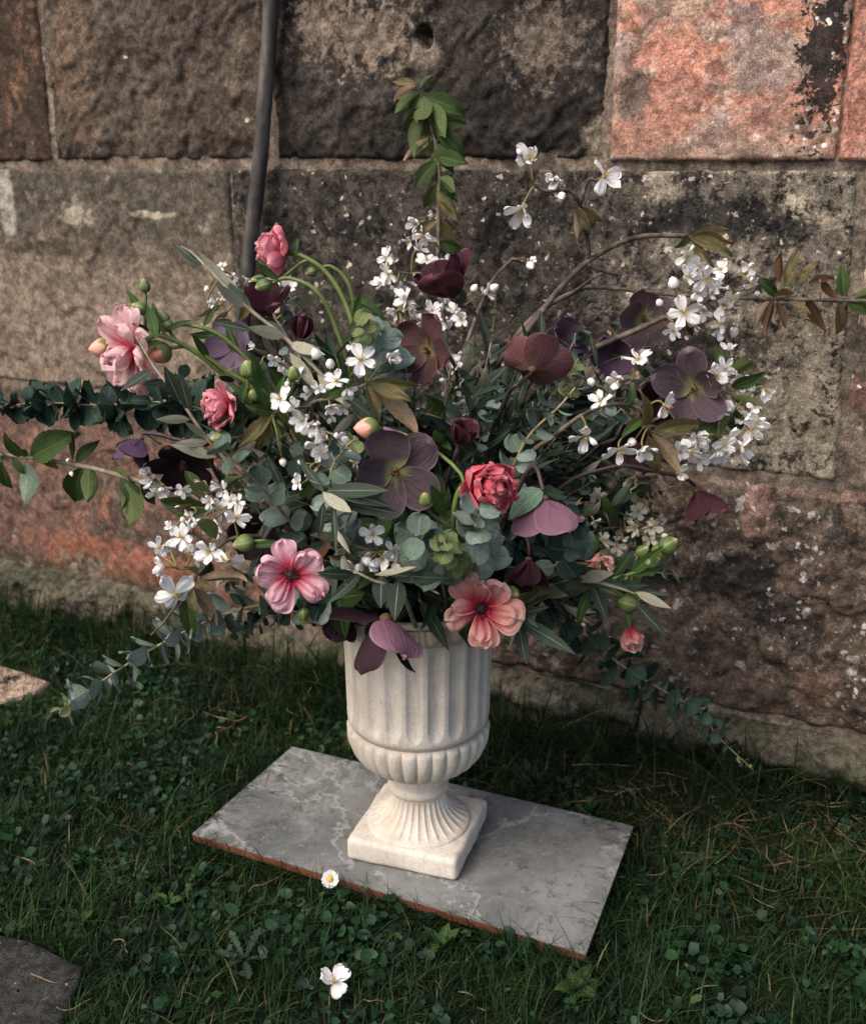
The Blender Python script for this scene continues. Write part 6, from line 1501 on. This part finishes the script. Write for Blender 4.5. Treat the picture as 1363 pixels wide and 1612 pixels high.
def grass_tone(rg_, N, p, d):
    t_ = 0.38+0.5*fbm(p*6+11, 3)+rg_.normal(0, 0.16, N)
    dry = rg_.random(N) < 0.015+0.05*sstep(0.0, 0.4, fbm(p*4+31, 3))+0.08*sstep(0.3, 0.08, d)
    t_ = np.clip(t_, 0, 0.84); t_[dry] = rg_.uniform(0.88, 1.0, dry.sum())
    return t_
NEAR = (-1.35, 1.15, 0.82, 2.75)
def h_lawn(rg_, N, d, p):
    return rg_.gamma(4, 0.006, N)*(1+0.5*(rg_.random(N) < 0.12))*(1+0.9*sstep(0.34, 0.08, d))*(1+0.7*np.clip(fbm(p*6+3, 2), -0.6, 1))+0.008
tag(blades('grass', 250000, NEAR, h_lawn, lambda r_, n: r_.uniform(0.0012, 0.0032, n), lambda r_, n: r_.uniform(0.1, 1.3, n), grass_tone, M_GRASS, 31),
    'short dark green lawn grass around the tile', 'grass')
tag(blades('grass', 45000, (-4.2, -1.35, 0.5, 4.6), lambda a_, b_, c_, d_: 1.3*h_lawn(a_, b_, c_, d_), lambda r_, n: r_.uniform(0.002, 0.005, n), lambda r_, n: r_.uniform(0.1, 1.3, n), grass_tone, M_GRASS, 32, 3),
    'lawn grass farther along the wall to the left', 'grass')
tag(blades('grass', 45000, (-1.35, 2.0, -0.1, 0.82), h_lawn, lambda r_, n: r_.uniform(0.0015, 0.004, n), lambda r_, n: r_.uniform(0.1, 1.3, n), grass_tone, M_GRASS, 33, 3),
    'lawn grass in front of the paving stone', 'grass')
def h_tall(rg_, N, d, p): return rg_.uniform(0.06, 0.15, N)*np.clip(1.15-1.6*d, 0.35, 1)
def tall_keep(): pass
rgt = np.random.default_rng(5)
def blades_wall(name, N, seed):
    rg_ = np.random.default_rng(seed)
    s = rg_.uniform(-1.7, 1.2, N); d = 0.05+rg_.gamma(1.6, 0.035, N)
    clump = fbm(np.stack([s*4, np.zeros(N), np.zeros(N)], -1), 2)
    okk = rg_.random(N) < np.clip(0.45+1.4*clump, 0.08, 1)
    s, d = s[okk], d[okk]
    x = WALL0.x+WE.x*s+WN.x*d; y = WALL0.y+WE.y*s+WN.y*d
    return x, y
xw, yw = blades_wall('tall', 5200, 8)
def fixed_blades(name, x, y, h, w, ln, tone, mat, seed, nseg=6):
    rg_ = np.random.default_rng(seed); N = len(x)
    ok, d = keep(x, y, 0.003); x, y = x[ok], y[ok]; N = len(x); h = h[ok]; w = w[ok]; ln = ln[ok]; tone = tone[ok]
    ph = rg_.uniform(0, 2*math.pi, N); dx, dy = np.cos(ph), np.sin(ph)
    toward_wall = (dx*WN.x+dy*WN.y) < -0.2; dx = np.where(toward_wall, -dx, dx); dy = np.where(toward_wall, -dy, dy)
    z0 = ground_h(x, y)-0.003; V = np.zeros((N, nseg*2, 3)); tw = rg_.uniform(-1, 1, N)
    for i in range(nseg):
        t_ = i/(nseg-1); up = h*t_*np.maximum(0.05, 1-0.42*ln*t_); out = h*ln*t_**1.8; ww = w*(1-0.92*t_**1.9)*0.5; a_ = tw*t_
        cx = -dy*np.cos(a_)+dx*np.sin(a_); cy = dx*np.cos(a_)+dy*np.sin(a_)
        for j, sg in enumerate((-1, 1)):
            V[:, i*2+j, 0] = x+dx*out+sg*cx*ww; V[:, i*2+j, 1] = y+dy*out+sg*cy*ww; V[:, i*2+j, 2] = z0+up
    b = (np.arange(N)*nseg*2)[:, None]
    F = np.concatenate([b+np.array([2*i, 2*i+1, 2*i+3, 2*i+2]) for i in range(nseg-1)], 0)
    me = fast_mesh(name, V.reshape(-1, 3), F, None, mat, attr=np.repeat(tone, nseg*2))
    return tag(new_obj(name, me), kind='stuff')
n_ = len(xw)
tag(fixed_blades('tall_grass', xw, yw, rgt.uniform(0.06, 0.18, n_), rgt.uniform(0.002, 0.005, n_), rgt.uniform(0.1, 1.1, n_), np.clip(rgt.normal(0.35, 0.2, n_), 0, 0.8), M_GRASS, 3),
    'taller dark grass tufts along the foot of the wall', 'grass')

# grass leaning over the edges of the tile and the paving stone
ex_, ey_ = [], []
rge = np.random.default_rng(61)
for (a_, b_, n_e) in ((tc[0], tc[1], 1500), (tc[1], tc[2], 700), (tc[2], tc[3], 700), (tc[3], tc[0], 700)):
    out_ = ((a_+b_)/2-ctr); out_.z = 0; out_.normalize()
    f_ = rge.random(n_e); o_ = rge.uniform(0.004, 0.022, n_e)
    ex_.append(a_.x+(b_.x-a_.x)*f_+out_.x*o_); ey_.append(a_.y+(b_.y-a_.y)*f_+out_.y*o_)
ex_ = np.concatenate(ex_); ey_ = np.concatenate(ey_); n_ = len(ex_)
tag(fixed_blades('edge_grass', ex_, ey_, rge.gamma(4, 0.0085, n_), rge.uniform(0.0012, 0.0028, n_), rge.uniform(0.2, 1.2, n_), np.clip(rge.normal(0.4, 0.2, n_), 0, 0.95), M_GRASS, 13, 5),
    'uneven grass blades leaning against the edges of the tile', 'grass')
rgd = np.random.default_rng(91)
nd_ = 1500
sd0 = rgd.uniform(0.05, 1.2, nd_); dd0 = 0.09+rgd.gamma(2.2, 0.05, nd_)
tag(fixed_blades('thatch', WALL0.x+WE.x*sd0+WN.x*dd0, WALL0.y+WE.y*sd0+WN.y*dd0, rgd.uniform(0.02, 0.07, nd_), rgd.uniform(0.001, 0.0026, nd_), rgd.uniform(0.8, 2.2, nd_), rgd.uniform(0.88, 1.0, nd_), M_GRASS, 17, 6),
    'pale dead grass blades by the wall at the right', 'dry grass')
# small round leaves creeping through the lawn
def cover(name, N, region, seed):
    rg_ = np.random.default_rng(seed)
    x = rg_.uniform(region[0], region[1], N); y = rg_.uniform(region[2], region[3], N)
    ok, d = keep(x, y, 0.004); ok &= ~in_poly(x, y, PAVE)
    p3 = np.stack([x, y, np.zeros(N)], -1)
    m = fbm(p3*5+41, 3)
    ok &= rg_.random(N) < np.clip(0.5+2.2*m, 0.08, 1)
    x, y, p3 = x[ok], y[ok], p3[ok]; N = len(x)
    r_ = rg_.uniform(0.003, 0.0105, N)*rg_.uniform(0.7, 1.0, N); z = ground_h(x, y)+rg_.uniform(0.006, 0.03, N)
    ph = rg_.uniform(0, 6.283, N); tl = rg_.uniform(0, 1.1, N); td = rg_.uniform(0, 6.283, N)
    K = 8
    V = np.zeros((N, K+1, 3))
    nxv = np.sin(tl)*np.cos(td); nyv = np.sin(tl)*np.sin(td); nzv = np.cos(tl)
    n3 = np.stack([nxv, nyv, nzv], -1)
    ax = np.stack([np.cos(ph), np.sin(ph), np.zeros(N)], -1); ax -= n3*(ax*n3).sum(1)[:, None]; ax /= np.linalg.norm(ax, axis=1)[:, None]
    bx = np.cross(n3, ax); c0 = np.stack([x, y, z], -1)
    V[:, 0] = c0-n3*(r_*0.18)[:, None]
    for k_ in range(K):
        a_ = 2*math.pi*k_/K; rr = r_*(1.0+0.12*math.cos(2*a_)-(0.35 if k_ == 0 else 0))
        V[:, k_+1] = c0+ax*(np.cos(a_)*rr*1.15)[:, None]+bx*(np.sin(a_)*rr*0.92)[:, None]+n3*(r_*0.12*rg_.normal(0, 1, N))[:, None]
    b = (np.arange(N)*(K+1))[:, None]
    F = np.concatenate([b+np.array([0, k_+1, (k_+1) % K+1]) for k_ in range(K)], 0)
    tone = np.repeat(np.clip(rg_.normal(0.42, 0.22, N)+0.3*fbm(p3*8, 2), 0, 1), K+1)
    me = fast_mesh(name, V.reshape(-1, 3), F, None, M_COVER, attr=tone)
    return tag(new_obj(name, me), kind='stuff')
tag(cover('clover', 54000, NEAR, 77), 'small round-leaved green ground cover growing through the lawn', 'ground cover')

# dead grass and old roots
def straw(name, items, seed, r_=(0.0006, 0.0013)):
    rg_ = random.Random(seed); mb = MB()
    for (x, y, L_, lift) in items:
        a = rg_.uniform(0, 6.283); p = Vector((x, y, float(ground_h(np.array([x]), np.array([y]))[0])+rg_.uniform(0.006, 0.03)))
        q = [p]
        for s_ in range(4):
            a += rg_.uniform(-0.9, 0.9)
            q.append(q[-1]+Vector((math.cos(a), math.sin(a), rg_.uniform(-0.25, 0.3)*lift))*L_/4)
        for w in q: w.z = max(w.z, 0.004)
        rr = rg_.uniform(*r_); tube(mb, spline(q, 3), rr, rr*0.6, 4)
    return mb
rs = random.Random(4)
its = []
for _ in range(150):
    px, py = rs.uniform(940, 1380), rs.gauss(1290, 45)
    g_ = G(px, py); its.append((g_.x, g_.y, rs.uniform(0.04, 0.16), 1.2))
for _ in range(40):
    px, py = rs.uniform(240, 560), rs.gauss(1130, 35)
    g_ = G(px, py); its.append((g_.x, g_.y, rs.uniform(0.03, 0.1), 1.0))
for _ in range(30):
    px, py = rs.uniform(-20, 1380), rs.uniform(1150, 1640)
    g_ = G(px, py); its.append((g_.x, g_.y, rs.uniform(0.015, 0.06), 0.5))
def okk(i):
    o_, d_ = keep(np.array([i[0]]), np.array([i[1]]), 0.04); return bool(o_[0]) and d_[0] > 0.09
for _ in range(160):
    px, py = rs.uniform(1000, 1380), rs.gauss(1262, 26)
    g_ = G(px, py); its.append((g_.x, g_.y, rs.uniform(0.04, 0.14), 1.4))
its = [i for i in its if okk(i)]
mb = straw('dry_grass', its, 5)
t = NT('straw'); co = t.coord('Object')
M_STRAW = t.done(t.bsdf(t.mix(t.smooth(t.noise(co, 30, 3, 0.6), 0.35, 0.65), lin(78, 58, 43), lin(138, 114, 86)), 0.8, 0.2))
tag(new_obj('dry_grass', mb.mesh('dry_grass', M_STRAW)), 'tangled dead grass and thin roots lying on the lawn', 'dry grass', kind='stuff')

# paving stone corner and a pale flat stone
M_PAVE = stone_mat('old_concrete', lin(60, 58, 55), [
    ('noise', lin(52, 51, 49), dict(scale=9, lo=0.45, hi=0.62)), ('noise', lin(100, 94, 84), dict(scale=60, lo=0.58, hi=0.68, amt=0.6)),
    ('noise', lin(62, 64, 44), dict(scale=7, lo=0.55, hi=0.66, amt=0.7)), ('spots', lin(150, 142, 128), dict(scale=120, r=0.3, pow=8))], val=0.8)
M_PINKST = stone_mat('pale_stone', lin(176, 146, 122), [('noise', lin(140, 116, 96), dict(scale=14, lo=0.45, hi=0.62)), ('noise', lin(200, 176, 152), dict(scale=30, lo=0.55, hi=0.7))])
def flat_stone(name, label, poly, z0, z1, mat, seed):
    c_ = sum(poly, Vector())/len(poly); n = len(poly)
    rings = []
    for fz, sc_ in ((z0, 1.02), (z1-0.008, 1.0), (z1-0.002, 0.97), (z1, 0.92), (z1+0.001, 0.6), (z1, 0.25), (z1, 0.02)):
        row = []
        for i in range(n):
            for k_ in range(6):
                p_ = poly[i].lerp(poly[(i+1) % n], k_/6); q_ = c_+(p_-c_)*sc_; row.append((q_.x-c_.x, q_.y-c_.y, fz))
        rings.append(row)
    V = np.array(rings).reshape(-1, 3)
    V[:, :2] += 0.004*np.stack([fbm(V*20+seed, 2), fbm(V*20+seed+9, 2)], -1)
    V[:, 2] += 0.003*fbm(V*25+seed, 3)
    me = fast_mesh(name, V, grid_faces(len(rings), n*6, wrap=True), None, mat)
    o = new_obj(name, me); o.location = (c_.x, c_.y, 0)
    return tag(o, label, 'stone')
flat_stone('paving_stone', 'dark mossy paving stone at the bottom left corner of the lawn', PAVE, -0.03, 0.010, M_PAVE, 3)
flat_stone('flat_stone', 'pale pinkish flat stone in the grass at the left edge', [G(-90, 1062), G(0, 1056), G(45, 1070), G(82, 1086), G(60, 1100), G(0, 1122), G(-90, 1140)], -0.02, 0.018, M_PINKST, 8)

# daisy and the fallen blossom
M_YEL = bark_mat('daisy_eye', lin(196, 158, 58), lin(216, 184, 84), 900, 0.7)
dz = P(520, 1384, G(520, 1384, 0.03).y)
dr = thing('daisy', 'single white daisy with a yellow eye at the front edge of the tile', 'daisy', (dz.x, dz.y, 0))
tube_part('stem', [Vector((dz.x, dz.y+0.01, -0.01)), Vector((dz.x, dz.y+0.004, 0.012)), dz], 0.0011, 0.001, M_STEMG, dr, 6)
FM = Matrix.Translation(dz) @ frame(toward((-0.05, 0.75, 0.6)))
V, F, UV = lathe([(0.0001, 0.0030), (0.0024, 0.0026), (0.0043, 0.0012), (0.0047, -0.0006), (0.0015, -0.0022)], 16)
head = part('flower_head', fast_mesh('flower_head', V, F, UV, M_YEL), dr, FM)
for k in range(34):
    M = FM @ Matrix.Rotation(2*math.pi*k/34, 4, 'Z') @ Matrix.Translation((0, 0.0035, -0.0003*(k % 2))) @ Matrix.Rotation(R(8+random.uniform(-8, 8)), 4, 'X') @ Matrix.Scale(0.0098*random.uniform(0.9, 1.08), 4)
    part('petal', PET['daisy'][0], head, M)
fb = G(526, 1546, 0.026)
fr_ = thing('fallen_blossom', 'fallen white cherry blossom lying on the grass in front', 'blossom', (fb.x, fb.y, 0))
FM = Matrix.Translation(fb) @ frame(toward((0.12, 0.42, 0.9)), spin=0.3)
Rm = 31*mpp(1546, fb.y)
bc = part('flower_centre', ST_CH[0], fr_, FM @ Matrix.Scale(Rm, 4))
for a, e, s in ((0.5, 30, 0.95), (1.1, 20, 0.8), (2.9, 4, 0.85), (3.5, 12, 0.8), (4.75, 8, 0.95), (5.35, 18, 0.9)):
    M = FM @ Matrix.Rotation(a, 4, 'Z') @ Matrix.Rotation(R(e), 4, 'X') @ Matrix.Scale(Rm*s, 4)
    part('petal', random.choice(PET['cherry']), bc, M, M_WHITE)
tube_part('stalk', [fb-FM.to_3x3() @ Vector((0, 0, 0.003)), Vector((fb.x+0.01, fb.y+0.02, 0.012)), Vector((fb.x+0.03, fb.y+0.022, 0.006))], 0.0009, 0.0007, M_STALK, fr_, 5)
# weeds with toothed leaves
for (wx, wy, L_, n, m, kd, lab) in ((385, 1512, 0.045, 6, M_BROAD, 'dandelion', 'dandelion rosette with toothed leaves in the lawn below the tile'),
                          (265, 1425, 0.03, 5, M_RANL, 'broad', 'yellowish weed with rounded leaves in the lawn left of the daisy'),
                          (1165, 1325, 0.055, 5, M_BROAD, 'dandelion', 'dandelion rosette among dead roots right of the tile'),
                          (128, 1450, 0.03, 5, M_CHERRYG, 'broad', 'small round-leaved weed just above the paving stone'),
                          (1085, 1365, 0.034, 6, M_BROAD, 'broad', 'round-leaved weed right of the tile corner'),
                          (905, 1560, 0.04, 7, M_CHERRYG, 'broad', 'leafy weed below the front right corner of the tile'),
                          (695, 1490, 0.036, 7, M_RANL, 'broad', 'leafy green weed under the front edge of the tile'),
                          (835, 1235, 0.05, 7, M_BROAD, 'broad', 'dark leafy weed between the urn and the plinth')):
    c_ = G(wx, wy, 0.006); w = thing('weed', lab, 'weed', tuple(c_))
    for k in range(n):
        a = 6.283*k/n+random.uniform(-0.3, 0.3); d = Vector((math.cos(a), math.sin(a), random.uniform(0.4, 1.1))).normalized()
        put_leaf(w, kd, c_+d*0.004, c_+d*L_*random.uniform(0.7, 1.1), (0, -0.2, 1), m)
